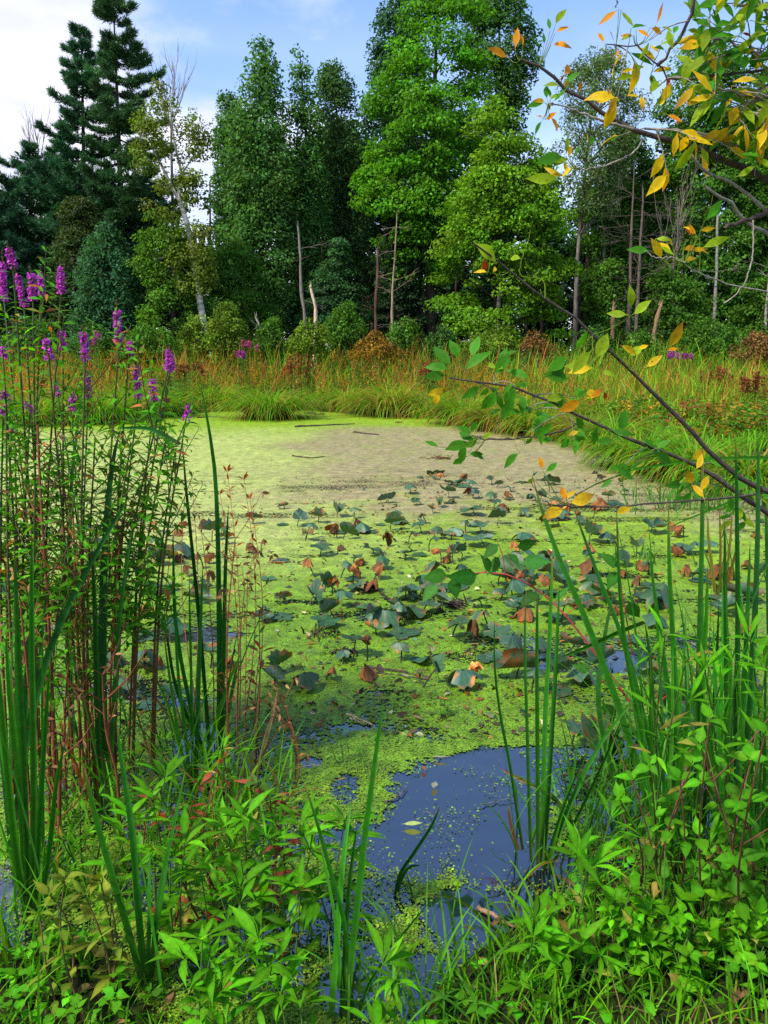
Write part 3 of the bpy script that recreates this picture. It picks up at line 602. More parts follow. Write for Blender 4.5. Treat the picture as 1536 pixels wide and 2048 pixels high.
snag('white birch trunk at the right edge of the wood', [([(1530, 665), (1534, 600), (1540, 520)], .10, .06)], 38, '#948f86', M_BIRCH, 3, 'birch_tree', 'birch tree')
snag('short reddish stump left of the twin dead trunks', [([(1226, 680), (1229, 614)], .11, .08)], 36.5, '#8a6a50', M_WOOD, 0, 'stump', 'stump')
snag('brown leaning dead trunk right of the twin dead trunks', [([(1306, 690), (1312, 640), (1320, 612)], .12, .09)], 37, '#8a6f50', M_WOOD, 0)
snag('silvery bent snag in the brush in front of the wood, left of centre', [([(530, 690), (520, 660), (508, 636)], .07, .03)], 34.5, '#a89a8c', M_WOOD, 6, tl=.5)
snag('grey pale trunk standing in the gloom between oaks and great maple', [([(700, 600), (704, 500), (690, 380)], .10, .05)], 45, '#6a625a', M_BARK, 4)
snag('dark crooked trunk under the great maple', [([(682, 600), (676, 540), (690, 470), (684, 400)], .13, .08)], 44, '#3a332e', M_BARK, 4)
snag('straight dark trunk under the left half of the great maple', [([(838, 620), (840, 500), (842, 360)], .16, .12)], 43, '#3a322c', M_BARK, 4)

# ---- the wood behind: one mass of foliage and trunks
def woodland():
    mb = MB()
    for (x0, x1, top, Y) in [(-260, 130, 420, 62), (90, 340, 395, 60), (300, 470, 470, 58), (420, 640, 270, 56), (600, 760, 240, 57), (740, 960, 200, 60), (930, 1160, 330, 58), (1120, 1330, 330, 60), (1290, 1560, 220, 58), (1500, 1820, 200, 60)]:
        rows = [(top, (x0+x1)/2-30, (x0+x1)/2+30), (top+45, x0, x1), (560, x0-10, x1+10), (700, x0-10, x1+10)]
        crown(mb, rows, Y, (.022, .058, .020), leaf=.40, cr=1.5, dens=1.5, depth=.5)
    tm = MB()
    for i in range(70):
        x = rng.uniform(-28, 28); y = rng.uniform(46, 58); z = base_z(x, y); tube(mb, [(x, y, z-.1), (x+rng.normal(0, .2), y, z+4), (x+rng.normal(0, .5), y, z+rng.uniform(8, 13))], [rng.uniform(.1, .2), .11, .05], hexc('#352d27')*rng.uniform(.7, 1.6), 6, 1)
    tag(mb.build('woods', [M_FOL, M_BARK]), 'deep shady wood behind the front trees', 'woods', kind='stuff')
woodland()

# ================================================================== shrubs and marsh
def shrub(label, px, w, top, bot, Y, col, leaf=.13, cr=.36, dens=1.0, cat='shrub', group='shrubs along the foot of the wood'):
    b = at(px, 720, Y); b[2] = base_z(b[0], Y); o = thing('shrub', label, cat, b, group); h = w/2
    rows = [(top, px-h*.3, px+h*.3), (top+(bot-top)*.25, px-h*.8, px+h*.8), (top+(bot-top)*.6, px-h, px+h), (bot, px-h*.7, px+h*.7)]
    rows = [(t, l+rng.uniform(-.12, .12)*w, r+rng.uniform(-.12, .12)*w) for t, l, r in rows]; cm = MB(); C, ctr = crown(cm, rows, Y, col, leaf=leaf, cr=cr*.85, dens=dens*1.2, flat=.9, up=.5, depth=.8, hole=.5, clv=.5); sm = MB()
    for i in rng.choice(len(C), min(9, len(C)), False): limb(sm, b+np.array([rng.normal(0, .15), rng.normal(0, .1), -.05]), C[i], .022, .006, hexc('#5a4a3a'), 4)
    sm.build('stem', M_BARK, o); cm.build('foliage', M_FOL, o)
G1 = (.065, .165, .014); G2 = (.115, .200, .014); G3 = (.045, .125, .020); YO = (.20, .115, .016); RD = (.17, .095, .030)
for s in [('green shrub at the foot of the far left pine', 60, 120, 640, 720, 34, G3), ('dark shrub below the rounded blue-green tree', 190, 130, 650, 725, 33.5, G3), ('pale green shrub under the young maple', 300, 110, 645, 725, 33, G1),
          ('bright yellow-green shrub below the leaning birch', 395, 90, 640, 715, 33.5, G2), ('tall yellow-green shrub left of the silvery bent snag', 455, 90, 612, 710, 33, G2), ('green shrub behind the silvery bent snag', 545, 80, 640, 705, 34.5, G1),
          ('olive shrub in front of the pale broken trunk', 625, 95, 640, 712, 32.5, G2), ('round deep green shrub right of the pale broken trunk', 690, 80, 610, 700, 34, G1), ('low shrub turning orange, right of centre at the marsh edge', 750, 110, 672, 722, 31.5, YO),
          ('green shrub below the pale snag', 800, 110, 640, 712, 34, G1), ('dull green shrub under the left boughs of the yellow-green maple', 880, 90, 652, 712, 33.5, G3), ('yellowish shrub at the foot of the pale grey trunk', 985, 110, 655, 718, 33, G2),
          ('rusty brown shrub in the marsh right of the yellow-green maple', 1075, 80, 668, 722, 32.5, RD), ('leafy green shrub left of the twin dead trunks', 1190, 80, 650, 722, 34, G3), ('low shrub at the foot of the twin dead trunks', 1290, 90, 660, 725, 34.5, G1),
          ('broad bright shrub below the white birch trunk', 1420, 140, 640, 722, 34, G1), ('reddish shrub in the marsh at the right edge', 1510, 90, 665, 730, 31, RD), ('golden shrub in the marsh near the left loosestrife', 250, 70, 690, 735, 29, YO)]:
    shrub(*s)
TUS = []
def tussock(label, px, py, w_px, h_px, n=260, mix=.35, tan=.25):
    b = gnd(px, py); Y = b[1]; k = mpp(Y, py); w = w_px*k*.68; h = h_px*k*1.08; n = int(n*2.3); TUS.append((b[0], Y, w))
    mb = MB(); r = np.sqrt(rng.rand(n))*w*.30; a = rng.rand(n)*6.283
    B = np.stack([b[0]+r*np.cos(a), Y+.2+r*np.sin(a)*.9, np.full(n, -.02)], -1); az = a+rng.normal(0, .5, n); L = h*rng.uniform(.9, 1.5, n)
    lean = np.clip(.12+r/(w*.3)*.45+rng.normal(0, .1, n), 0, 1.1); dr = rng.uniform(1.2, 2.5, n)
    col = vary((.115, .300, .010), n, .28, .08); t = rng.rand(n) < tan; col[t] = vary((.30, .18, .045), t.sum(), .3)
    tip = col*1.0; t2 = rng.rand(n) < mix; tip[t2] = vary((.34, .22, .030), t2.sum(), .3)
    arcs(mb, B, az, L, lean, dr, rng.uniform(.006, .012, n), col, 7, tip)
    nn = n//3; rr = np.sqrt(rng.rand(nn))*w*.34; a = rng.rand(nn)*6.28; B2 = np.stack([b[0]+rr*np.cos(a), Y+.2+rr*np.sin(a), np.full(nn, -.02)], -1)
    arcs(mb, B2, a, h*rng.uniform(.4, .8, nn), rng.uniform(.3, 1.0, nn), rng.uniform(.8, 1.9, nn), .012, vary((.15, .085, .025), nn, .35), 5)
    o = mb.build('sedge_tussock', M_GRASS, loc=(b[0], Y+.2, 0)); tag(o, label, 'sedge tussock', 'sedge tussocks round the pond')
for t in [('round sedge tussock standing alone in the duckweed, left of centre', 537, 838, 172, 88, 420, .25, .18), ('broad dark sedge tussock left of the lone round one', 420, 820, 150, 78, 380, .3, .2), ('sedge tussock sloping into the pond behind the left loosestrife', 300, 834, 150, 80, 380, .2, .1),
          ('sedge tussock by the left shore behind the flower spikes', 190, 846, 150, 90, 360, .2, .1), ('sedge tussock at the far left shore', 60, 850, 150, 95, 360, .2, .1), ('wide brown-bottomed sedge tussock at the middle of the far shore', 775, 832, 150, 90, 420, .4, .35),
          ('sedge tussock left of the brown-bottomed one', 690, 822, 120, 70, 320, .3, .2), ('small sedge tussock just right of the lone round one', 622, 812, 70, 50, 200, .3, .2), ('sedge tussock right of the brown-bottomed one', 850, 834, 100, 75, 280, .3, .25),
          ('sedge tussock at the right shore under the green leafy branch', 935, 850, 130, 90, 340, .25, .2), ('brown skirted sedge tussock at the right shore end of the tan scum', 1010, 862, 130, 90, 380, .35, .4), ('bushy sedge tussock at the right shore beyond the floating stick', 1085, 872, 110, 85, 320, .3, .2),
          ('dark rooted sedge tussock at the bend of the right shore', 1165, 884, 110, 80, 340, .3, .5), ('bright sedge tussock at the right shore bend', 1235, 900, 110, 95, 340, .15, .1), ('bright grassy tussock behind the lily leaves at right', 1290, 940, 130, 110, 380, .12, .08),
          ('tall grassy tussock right of the bend near the arching bough', 1400, 965, 150, 120, 400, .15, .1), ('grassy tussock at the right edge of the pond', 1510, 990, 150, 120, 380, .2, .15)]:
    tussock(*t)
for i, (px, py, w, h) in enumerate([(480, 800, 130, 70), (360, 812, 130, 75), (725, 806, 120, 70), (810, 808, 120, 70), (905, 815, 120, 75), (985, 838, 120, 80), (1060, 848, 120, 85), (1140, 860, 120, 85), (570, 795, 110, 60), (240, 822, 130, 80)]):
    tussock(['sedge tussock in the second row, behind the lone round one to its left', 'sedge tussock in the second row behind the broad dark one', 'low sedge tussock in the second row at the middle of the far shore', 'sedge tussock in the second row behind the brown-bottomed one', 'sedge tussock in the second row behind the tip of the green leafy branch', 'sedge tussock in the second row above the green leafy branch', 'sedge tussock in the second row at the right, under the arching bough', 'sedge tussock in the second row near the bend of the right shore', 'small sedge tussock in the second row straight behind the lone round one', 'sedge tussock in the second row behind the left flower spikes'][i], px, py, w, h, 240, .45, .25)

def marsh():
    mb = MB(); n = 66000
    px = rng.uniform(-260, 1800, n); y = 12/(1-rng.rand(n)*(1-12/37.)); x = (px-768)/F*y*.99; sd = pond_sd(x, y); k = (sd > -.15) & (y > 12.5) & ((sd > 2.2) | (y < 15.5) | (rng.rand(n) < .38)); x, y, sd, px = x[k], y[k], sd[k], px[k]; n = len(x)
    z = gz(x, y, sd); zone = fbm(x*.35, y*.35, 3, 61); z2 = fbm(x*.8, y*1.1, 3, 66); edge = sstep(4.5, .3, sd+(z2-.5)*3)
    green = np.array([.100, .260, .012]); yel = np.array([.34, .34, .020]); rust = np.array([.42, .165, .040]); straw = np.array([.48, .33, .10])
    w1 = np.clip(edge*1.2+sstep(29, 34, y)*.6, 0, 1)[:, None]; pick = rng.rand(n)[:, None]; right = sstep(2, 6, x)[:, None]
    dry = np.where(pick < .30, yel, np.where(pick < .34+.62*(1-.35*right)*(.25+1.4*zone[:, None]), rust, np.where(pick < .80, straw*.7, green)))
    c = np.where(rng.rand(n)[:, None] < .26+.7*w1+.18*right, green*(1+.5*right), dry)*np.exp(rng.normal(0, .28, (n, 1)))
    L = (.36+.94*sstep(0, 7, sd)*rng.uniform(.5, 1.2, n)+.35*sstep(28, 35, y))*rng.uniform(.7, 1.25, n); L = L*(1-.3*sstep(18, 13, y))*(1+.22*sstep(24, 33, y))
    arcs(mb, np.stack([x, y, z-.03], -1), rng.rand(n)*6.28, L, np.abs(rng.normal(.08, .14, n)), rng.uniform(.1, 1.1, n), rng.uniform(.007, .014, n)*(.75+y/50), c, 5, c*np.array([1.15, 1.0, 1.0]))
    tag(mb.build('marsh_grass', M_GRASS), 'tall green and rusty grasses covering the marsh beyond the pond', 'marsh grass', kind='stuff')
    # leafy weeds between the grasses
    mb = MB(); n = 5600; px = rng.uniform(-260, 1800, n); y = 13/(1-rng.rand(n)*(1-13/36.)); x = (px-768)/F*y*.99; sd = pond_sd(x, y); k = (sd > .25); x, y, sd = x[k], y[k], sd[k]; n = len(x); z = gz(x, y, sd)
    hgt = rng.uniform(.45, 1.2, n)*(.6+.75*sstep(22, 33, y))*sstep(.2, 2.5, sd); m = 34; idx = np.repeat(np.arange(n), m); u = rng.rand(n*m)**.7; a = rng.rand(n*m)*6.28; r = .22*rng.rand(n*m)**.5*(1.15-u*.7)
    P = np.stack([x[idx]+r*np.cos(a), y[idx]+r*np.sin(a), z[idx]+u*hgt[idx]], -1); ch = rng.rand(n); wv = fbm(x*.5, y*.5, 2, 88)
    c = np.where((ch < .62)[:, None], np.array([.075, .190, .016]), np.where((ch < .62+.28*wv*1.6)[:, None], np.array([.32, .19, .02]), np.array([.28, .085, .04])))*np.exp(rng.normal(0, .25, (n, 1)))
    flat_leaves(mb, P, np.stack([np.cos(a), np.sin(a), rng.normal(.1, .4, n*m)], -1), np.array([0, 0, 1.])+.5*rng.normal(size=(n*m, 3)), rng.uniform(.07, .14, n*m), .045, c[idx]*np.exp(rng.normal(0, .2, (n*m, 1))))
    tag(mb.build('marsh_weeds', M_FOL), 'low leafy green, gold and rusty weeds mixed into the marsh', 'weeds', kind='stuff')
marsh()
def reed_stand(label, px, py, Y, n, w, h, col):
    b = at(px, 720, Y); b[2] = base_z(b[0], Y); mb = MB(); B = np.stack([b[0]+rng.normal(0, w*.4, n), Y+rng.normal(0, .3, n), np.full(n, b[2]-.05)], -1)
    arcs(mb, B, rng.rand(n)*6.28, h*rng.uniform(.75, 1.1, n), np.abs(rng.normal(0, .10, n)), rng.uniform(0, .5, n), .016, vary(col, n, .25), 5)
    tag(mb.build('reed_stand', M_GRASS, loc=b), label, 'reeds', 'reed stands in the marsh')
reed_stand('blue-green reeds beyond the marsh, under the yellow-green maple', 1060, 0, 31, 70, 1.5, 1.75, (.045, .120, .035)); reed_stand('blue-green reeds standing left of the yellow-green maple trunk', 900, 0, 30, 55, 1.4, 1.6, (.05, .125, .03))
reed_stand('pale reeds at the right of the marsh near the twin dead trunks', 1240, 0, 30, 60, 1.6, 1.5, (.07, .15, .02)); reed_stand('reeds at the far right of the marsh', 1460, 0, 28, 60, 1.8, 1.5, (.07, .15, .02)); reed_stand('reeds left of centre behind the broad dark tussock', 330, 0, 25, 60, 1.2, 1.25, (.06, .14, .015))
def far_flowers(label, px, py, Y, n, w, h, col, cat='flowering plant'):
    b = at(px, 720, Y); b[2] = base_z(b[0], Y); mb = MB()
    for i in range(n):
        x = b[0]+rng.normal(0, w*.35); y = Y+rng.normal(0, .2); zt = at(px, py, Y)[2]+rng.normal(0, h*.2); tube(mb, [(x, y, b[2]-.05), (x+rng.normal(0, .04), y, zt)], [.008, .004], (.06, .09, .02), 4)
        m = 60; u = rng.rand(m); P = np.stack([x+rng.normal(0, .035, m), y+rng.normal(0, .035, m), zt-h*.5*u+.1], -1)
        flat_leaves(mb, P, rdir(m), rdir(m), .06, .045, vary(col, m, .25)); m = 40; u = rng.rand(m); P = np.stack([x+rng.normal(0, .09, m), y+rng.normal(0, .09, m), b[2]+(zt-b[2]-h*.4)*u], -1)
        flat_leaves(mb, P, rdir(m)*np.array([1, 1, .4]), np.array([0, 0, 1.])+.5*rdir(m), .11, .035, vary((.055, .12, .016), m, .25))
    tag(mb.build('flowering_plant', M_FOL, loc=b), label, cat, 'far flowering plants in the marsh')
PUR = (.33, .05, .30)
for a in [('pink flowers in the marsh below the silvery bent snag', 492, 690, 29, 6, .7, .5, (.36, .07, .20)), ('purple loosestrife far off below the rounded tree', 192, 680, 30, 4, .4, .5, PUR), ('pink loosestrife at the marsh edge left of centre', 480, 712, 26, 4, .5, .4, PUR),
          ('purple flowers in the right marsh past the twin dead trunks', 1352, 712, 28, 8, .9, .4, PUR), ('red-brown seed stalks in the right marsh by the arching bough', 1440, 745, 20, 12, .9, .6, (.24, .075, .03)), ('rusty dock stalks behind the lone round tussock', 600, 730, 25, 14, .9, .7, (.24, .085, .03)),
          ('rusty seed stalks right of the lone round tussock', 860, 735, 26, 12, 1.0, .6, (.24, .09, .03)), ('red-brown seed stalks at the right edge of the marsh', 1515, 760, 17, 12, .7, .6, (.22, .08, .03)), ('gold flowering weeds before the low orange shrub', 720, 705, 28, 12, 1.0, .5, (.30, .17, .015)), ('red-brown seed stalks behind the left sedge tussocks', 380, 735, 26, 12, .9, .5, (.20, .075, .03))]:
    far_flowers(*a)
# ================================================================== lily leaves standing in the pond
def pad_mesh(kind, size, seed):
    r_ = np.random.RandomState(seed); NR, NS = 6, 30
    th = np.linspace(-np.pi, np.pi, NS); rr = np.linspace(.12, 1, NR)
    TH, RR = np.meshgrid(th, rr)
    irr = 1+.16*(fbm(np.cos(TH)*1.7+seed, np.sin(TH)*1.7, 3, seed % 31)-.5)*2*RR; out = irr*(1-.62*np.exp(-((np.abs(TH)-np.pi)/.30)**2))*(1+.10*np.exp(-(TH/.4)**2))*(1+.03*np.sin(5*TH+r_.rand()*6)-.22*RR**4*sstep(.60, .72, vnoise(TH*4.5+50, TH*0+seed, seed % 41)))
    u = RR*out*np.cos(TH)*1.08; v = RR*out*np.sin(TH)*.92; z = 0*u; rim = RR**2
    w1, w2 = r_.rand()*6, r_.rand()*6; wave = rim*(np.sin(TH*3+w1)*.5+np.sin(TH*5+w2)*.5)
    dirty = fbm(u*2.2+seed, v*2.2+seed*.37, 3, seed % 97)
    green = np.array([.038, .098, .042])*np.exp(r_.normal(0, .18))*np.array([1+r_.normal(0, .12), 1, 1+r_.normal(0, .2)]); rust = np.array([.26, .092, .022])*np.exp(r_.normal(0, .45)); dk = np.array([.075, .035, .018])
    if kind == 'flat': z = .09*wave+.03*dirty; b = .70
    elif kind == 'raised': z = .30*rim*r_.uniform(.1, 1.3)+.20*wave-.16*np.abs(v)**1.5*r_.rand(); b = .72
    elif kind == 'tent': z = -r_.uniform(.5, .95)*np.abs(v)**1.35-.35*u**2+.20*wave; v = v*.82; u = u*.95; b = .70
    elif kind == 'fold': z = np.abs(v)*r_.uniform(.8, 1.3)+.05*wave; v = v*.55; b = .70
    elif kind == 'roll': a = 2.2; z = (1-np.cos(v*a))/a+.05*wave; v = np.sin(v*a)/a; b = .62
    else:  # withered: crumpled and hanging
        z = -.9*np.abs(v)**1.2-.75*(u*.9)**2+.22*wave+.5*(fbm(u*4+seed, v*4, 3, seed % 89)-.5); v = v*.55+.2*(dirty-.5); u = u*.7+.25*(fbm(u*3, v*3+seed, 2, 5)-.5); b = .30
    rib = 1+.34*np.cos(TH*11)*(1-.6*rim)+.25*(dirty-.5)*2
    c = green*rib[..., None]
    br = sstep(b-.12, b+.06, dirty*.7+.22*rim+(.25 if kind == 'withered' else 0)+(r_.rand() < .3)*.10)[..., None]
    c = c*(1-br)+rust*br*(.55+.9*fbm(u*5, v*5+seed, 3, 3))[..., None]
    if kind == 'withered': c = c*(1-.75*sstep(.42, .66, fbm(u*3+9, v*3+seed, 3, 8))[..., None])+dk*.75*sstep(.42, .66, fbm(u*3+9, v*3+seed, 3, 8))[..., None]
    V = np.stack([u, v, z], -1)*size*.5; i = np.arange(NR-1)[:, None]*NS+np.arange(NS-1)[None]
    f = np.stack([i, i+1, i+NS+1, i+NS], -1).reshape(-1, 4)[:, ::-1]
    return V.reshape(-1, 3), f, np.clip(c, .004, .9).reshape(-1, 3)
def rotm(tilt, az, yaw):
    ca, sa, ct, st, cw, sw = math.cos(az), math.sin(az), math.cos(tilt), math.sin(tilt), math.cos(yaw), math.sin(yaw)
    Rz = np.array([[ca, -sa, 0], [sa, ca, 0], [0, 0, 1]]); Rx = np.array([[1, 0, 0], [0, ct, -st], [0, st, ct]]); Rw = np.array([[cw, -sw, 0], [sw, cw, 0], [0, 0, 1]])
    return Rz@Rx@Rz.T@Rw
PADS = []
# photo position, leaf width in photo pixels, kind
PAD_T = [(500,1085,34,'W'),(528,1078,20,'W'),(601,1035,34,'R'),(637,1033,34,'F'),(506,1035,34,'O'),(615,1068,36,'O'),(645,1092,44,'R'),(682,1090,26,'W'),(773,1063,40,'W'),(706,1051,32,'L'),(678,1063,38,'L'),(835,1047,32,'R'),(873,1053,26,'T'),(898,1061,32,'T'),(1000,1035,36,'F'),(960,1053,46,'R'),
 (960,1077,56,'R'),(1045,1065,44,'T'),(1065,1075,38,'W'),(875,1097,30,'W'),(897,1108,34,'W'),(921,1103,34,'F'),(839,1109,34,'L'),(562,1121,42,'L'),(615,1117,36,'W'),(726,1117,38,'W'),(742,1097,42,'R'),(762,1125,46,'W'),(710,1138,32,'W'),(673,1154,34,'W'),(653,1162,30,'F'),(714,1174,42,'R'),(706,1158,36,'L'),
 (815,1170,60,'T'),(865,1150,54,'T'),(847,1176,34,'F'),(883,1198,36,'F'),(730,1212,42,'L'),(746,1226,42,'F'),(566,1196,40,'O'),(565,1235,52,'L'),(650,1240,54,'R'),(750,1257,48,'O'),(803,1267,64,'L'),(798,1283,44,'T'),(712,1279,52,'R'),(730,1275,34,'W'),(686,1300,36,'T'),(855,1315,58,'R'),(668,1333,40,'W'),
 (609,1345,58,'T'),(560,1328,52,'F'),(548,1352,56,'O'),(948,1323,44,'W'),(976,1317,50,'L'),(964,1220,52,'T'),(918,1246,50,'R'),(992,1263,58,'R'),(1025,1269,56,'T'),(1073,1279,56,'T'),(1041,1202,44,'R'),(536,1156,36,'L'),(1041,1140,36,'W'),(1089,1150,36,'W'),(1097,1101,36,'W'),(932,948,26,'W'),(1000,968,22,'F'),
 (1150,1289,70,'R'),(1173,1335,82,'T'),(1179,1148,52,'T'),(1186,1163,50,'T'),(1154,1192,44,'W'),(1171,1188,50,'T'),(1091,1152,44,'L'),(1125,1155,48,'R'),(1309,1053,50,'R'),(1213,1064,40,'T'),(1274,1152,38,'W'),(1278,1121,40,'W'),(1179,1087,40,'W'),(1495,1121,44,'W'),(1316,1197,56,'R'),(1200,1478,100,'F'),(1160,1462,60,'R'),(1120,1380,60,'L'),
 (292,1299,84,'T'),(341,1251,60,'R'),(314,1122,40,'F'),(335,1098,40,'T'),(317,1075,36,'T'),(281,1140,40,'F'),(323,1175,52,'R'),(175,1219,58,'T'),(272,1237,46,'W'),(248,1368,62,'R'),(292,1275,56,'L'),(346,1383,64,'R'),(320,1313,40,'W'),(420,1140,38,'W'),(417,1105,34,'W'),(122,1110,30,'W'),(312,1043,32,'W'),(450,1073,30,'O'),
 (5,1165,50,'T'),(463,1313,50,'W'),(420,1303,58,'R'),(398,1163,46,'R'),(300,1410,60,'L'),(230,1305,50,'T'),(370,1130,32,'W'),(395,1105,30,'W'),(1230,1210,44,'W'),(1260,1280,60,'L'),(1370,1130,44,'W'),(1420,1080,44,'T'),(1460,1140,40,'W'),(1350,1090,40,'W'),(1400,1160,44,'L'),(1515,1060,44,'W'),(1060,1100,36,'T'),(1130,1210,46,'R'),(1240,1100,42,'T')]
KN = {'W': 'withered', 'R': 'raised', 'F': 'fold', 'T': 'tent', 'L': 'flat', 'O': 'roll'}
def plan_pads():
    out = [(x, y, w, KN[k]) for x, y, w, k in PAD_T]
    r_ = np.random.RandomState(5); tries = 0
    while len(out) < 298 and tries < 20000:
        tries += 1; y = 945+(1500-945)*r_.rand()**1.6; x = r_.uniform(120, 1540)
        p = 1.0 if 860 < x < 1130 else .55 if 620 < x <= 860 else .30 if 480 < x <= 620 else .22 if x <= 480 else .55
        if y < 1010: p *= sstep(640, 900, x)
        if x < 480 and y < 1040: p = 0
        if y > 1240: p *= .30
        if y > 1350 and x < 1130: p = 0
        if y < 985 and x < 820: p = 0
        if x > 1250 and y < 1030+(x-1250)*.05: p = 0
        if r_.rand() > p: continue
        g = gnd(x, y)
        if pond_sd(np.array([g[0]]), np.array([g[1]]))[0] > -.15: continue
        if any(abs(x-q[0]) < 11*(y/1150) and abs(y-q[1]) < 6*(y/1100)**2 for q in out): continue
        k = r_.choice(['withered', 'raised', 'fold', 'tent', 'flat', 'roll'], p=[.22, .18, .16, .24, .12, .08])
        out.append((x, y, r_.choice([r_.uniform(.09, .15), r_.uniform(.15, .27)])/mpp(g[1], y), k))
    return out
def lily_pads():
    r_ = np.random.RandomState(11); recs = []
    for n, (px, py, wpx, kind) in enumerate(plan_pads()):
        Y0 = gnd(px, py)[1]; k = mpp(Y0, py); size = wpx*k*1.02
        h = {'flat': .012, 'raised': r_.uniform(.03, .11), 'fold': r_.uniform(.03, .10), 'tent': r_.uniform(.07, .14), 'roll': r_.uniform(.03, .08), 'withered': r_.uniform(.06, .14)}[kind]
        b = gnd(px, py, h); bx, by = b[0], b[1]; lean = np.array([r_.normal(0, .035), r_.normal(0, .03)])*(h > .03)
        tilt = {'flat': .02, 'raised': r_.uniform(.05, .5), 'fold': r_.uniform(.1, .5), 'tent': r_.uniform(0, .4), 'roll': r_.uniform(0, .35), 'withered': r_.uniform(0, .9)}[kind]
        V, f, c = pad_mesh(kind, size, n*13+3); V = V@rotm(tilt, r_.rand()*6.28, r_.rand()*6.28).T; top = np.array([bx, by, h])
        V = V+np.array([0, 0, h]); V[:, 2] = np.maximum(V[:, 2], .012)
        root = thing('lily_pad', None, None, (bx, by, 0), 'lily leaves standing in the pond')
        lm = MB(); lm.add(V, f, c); leaf = lm.build('leaf', M_DEAD if kind == 'withered' else M_PAD); leaf.parent = root
        if h > .03:
            sm = MB(); tube(sm, spline([(lean[0]-.03*r_.normal(), lean[1], -.12), (lean[0]*.6, lean[1]*.6, h*.5), (0, 0, h+.002)], 7), np.linspace(.0065, .004, 7), np.array([.035, .045, .022])*r_.uniform(.6, 1.6), 6)
            st = sm.build('stalk', M_STEM); st.parent = root
        recs.append((root, px, py, kind, size))
    look = {'withered': 'withered brown lily leaf', 'raised': 'green raised lily leaf', 'fold': 'green folded lily leaf', 'tent': 'drooping dark lily leaf', 'flat': 'flat green lily leaf', 'roll': 'rolled lily leaf'}
    def zone(x, y):
        if x < 480: return 'among the left stems'
        if x > 1105: return 'behind the right cattails' if y > 1120 else 'by the right shore'
        if y < 1040: return 'beside the tan scum'
        if y < 1120: return 'in the far half of the patch'
        if y < 1215: return 'in the thick of the patch'
        return 'nearest the open water'
    grp = {}
    for q in recs: grp.setdefault((q[3], zone(q[1], q[2])), []).append(q)
    ordn = ['leftmost', 'second from left', 'third from left', 'fourth from left', 'fifth from left', 'sixth from left', 'seventh from left', 'eighth from left', 'ninth from left', 'tenth from left']
    for (kind, zn), L in grp.items():
        L.sort(key=lambda q: q[1]); m = len(L)
        for i, q in enumerate(L):
            if m == 1: s = f'{look[kind]} {zn}'
            elif i == m-1: s = f'{look[kind]} {zn}, rightmost'
            else: s = f'{look[kind]} {zn}, ' + (ordn[i] if i < 10 else ordn[m-1-i].replace('left', 'right') if m-1-i < 10 else 'amid its row')
            w = s.split(); q[0]['label'] = s
            q[0]['category'] = 'lily leaf'
lily_pads()

# ---- litter floating on the water
def float_leaf(label, px, py, dx, dy, col, wr=.16, kind='lance', z=.014, cat='fallen leaf'):
    a = gnd(px, py, z); b = gnd(px+dx, py+dy, z); L = np.linalg.norm(b-a); mb = MB()
    leaves(mb, a[None], (b-a)[None], np.array([[.05, .1, 1.]]), L, L*wr, -.10, .12, vary(col, 1, .1), kind, 1.15)
    tag(mb.build('fallen_leaf', M_YEL, loc=a), label, cat, 'fallen leaves floating on the pond')
TAN = (.46, .33, .15); PALE = (.42, .40, .26); YEL = (.52, .40, .06); ORG = (.48, .19, .03)
for q in [('pale yellow-green oval leaf floating on the open water', 802, 1648, 44, 0, (.55, .60, .18), .2, 'ellip'), ('narrow white leaf lying at the top edge of the open water', 858, 1513, 46, 2, PALE, .09), ('narrow pale willow leaf upright in the open water', 872, 1562, -6, 16, PALE, .22),
          ('slim tan leaf on the duckweed above the open water, left', 822, 1428, 26, 14, TAN), ('pale curled leaf left of the dark drift', 802, 1345, 16, 12, PALE), ('slim tan leaf on the duckweed right of the dark drift', 905, 1372, 26, -4, PALE), ('slim tan leaf near the left edge of the right cattails', 985, 1420, 18, 10, TAN),
          ('yellow-orange leaf on the duckweed left of the standing pads', 608, 1288, 26, -4, ORG), ('orange leaf floating by the low green sprigs', 672, 1560, 22, -4, (.5, .33, .04)), ('tan leaf beside the dark folded pad, right', 935, 1288, 24, 0, TAN), ('small brown leaf above the open water', 845, 1530, 6, 12, ORG), ('tan leaf beyond the cattail tip at centre right', 905, 1382, -20, 10, PALE),
          ('yellow leaf lying at the grassy edge in the foreground', 990, 1992, 66, -6, (.55, .33, .04), .12), ('small orange leaf caught at the foot of the right cattails', 1075, 1828, 22, -14, ORG), ('brown leaf on the water under the smartweed', 545, 1800, 20, 12, (.20, .12, .07), .3, 'ovate'), ('pale leaf fragment among the middle pads', 890, 1205, 18, 3, PALE), ('tan leaf by the white-edged pad', 975, 1196, 20, -4, TAN), ('orange leaf scrap near the middle pads', 700, 1205, 16, 6, ORG)]:
    float_leaf(*q)
def stick(label, pts, r, col=(.06, .042, .03), name='stick', cat='stick', z=.008):
    P = spline([gnd(x, y, z) for x, y in pts], 12); P[:, 2] += rng.normal(0, .003, 12); mb = MB(); tube(mb, P, r*np.linspace(1, .5, 12)*(1+rng.normal(0, .12, 12)), col, 7)
    tag(mb.build(name, M_WOOD, loc=P[0]), label, cat, 'sticks floating on the pond')
stick('long thin dark stick floating in front of the far tussocks', [(590, 854), (650, 851), (710, 848)], .035); stick('short dark stick in the tan scum right of the long stick', [(708, 865), (735, 868), (757, 870)], .035); stick('small dark log in the duckweed between the far tussocks', [(616, 827), (635, 829), (648, 828)], .05)
stick('brown stick lying along the foot of the right tussocks', [(945, 874), (1000, 880), (1040, 878)], .04); stick('thin dark stick left in the tan scum', [(585, 912), (620, 916), (650, 913)], .02); stick('thin black twig in the duckweed at far left centre', [(395, 836), (420, 834), (455, 835)], .03)
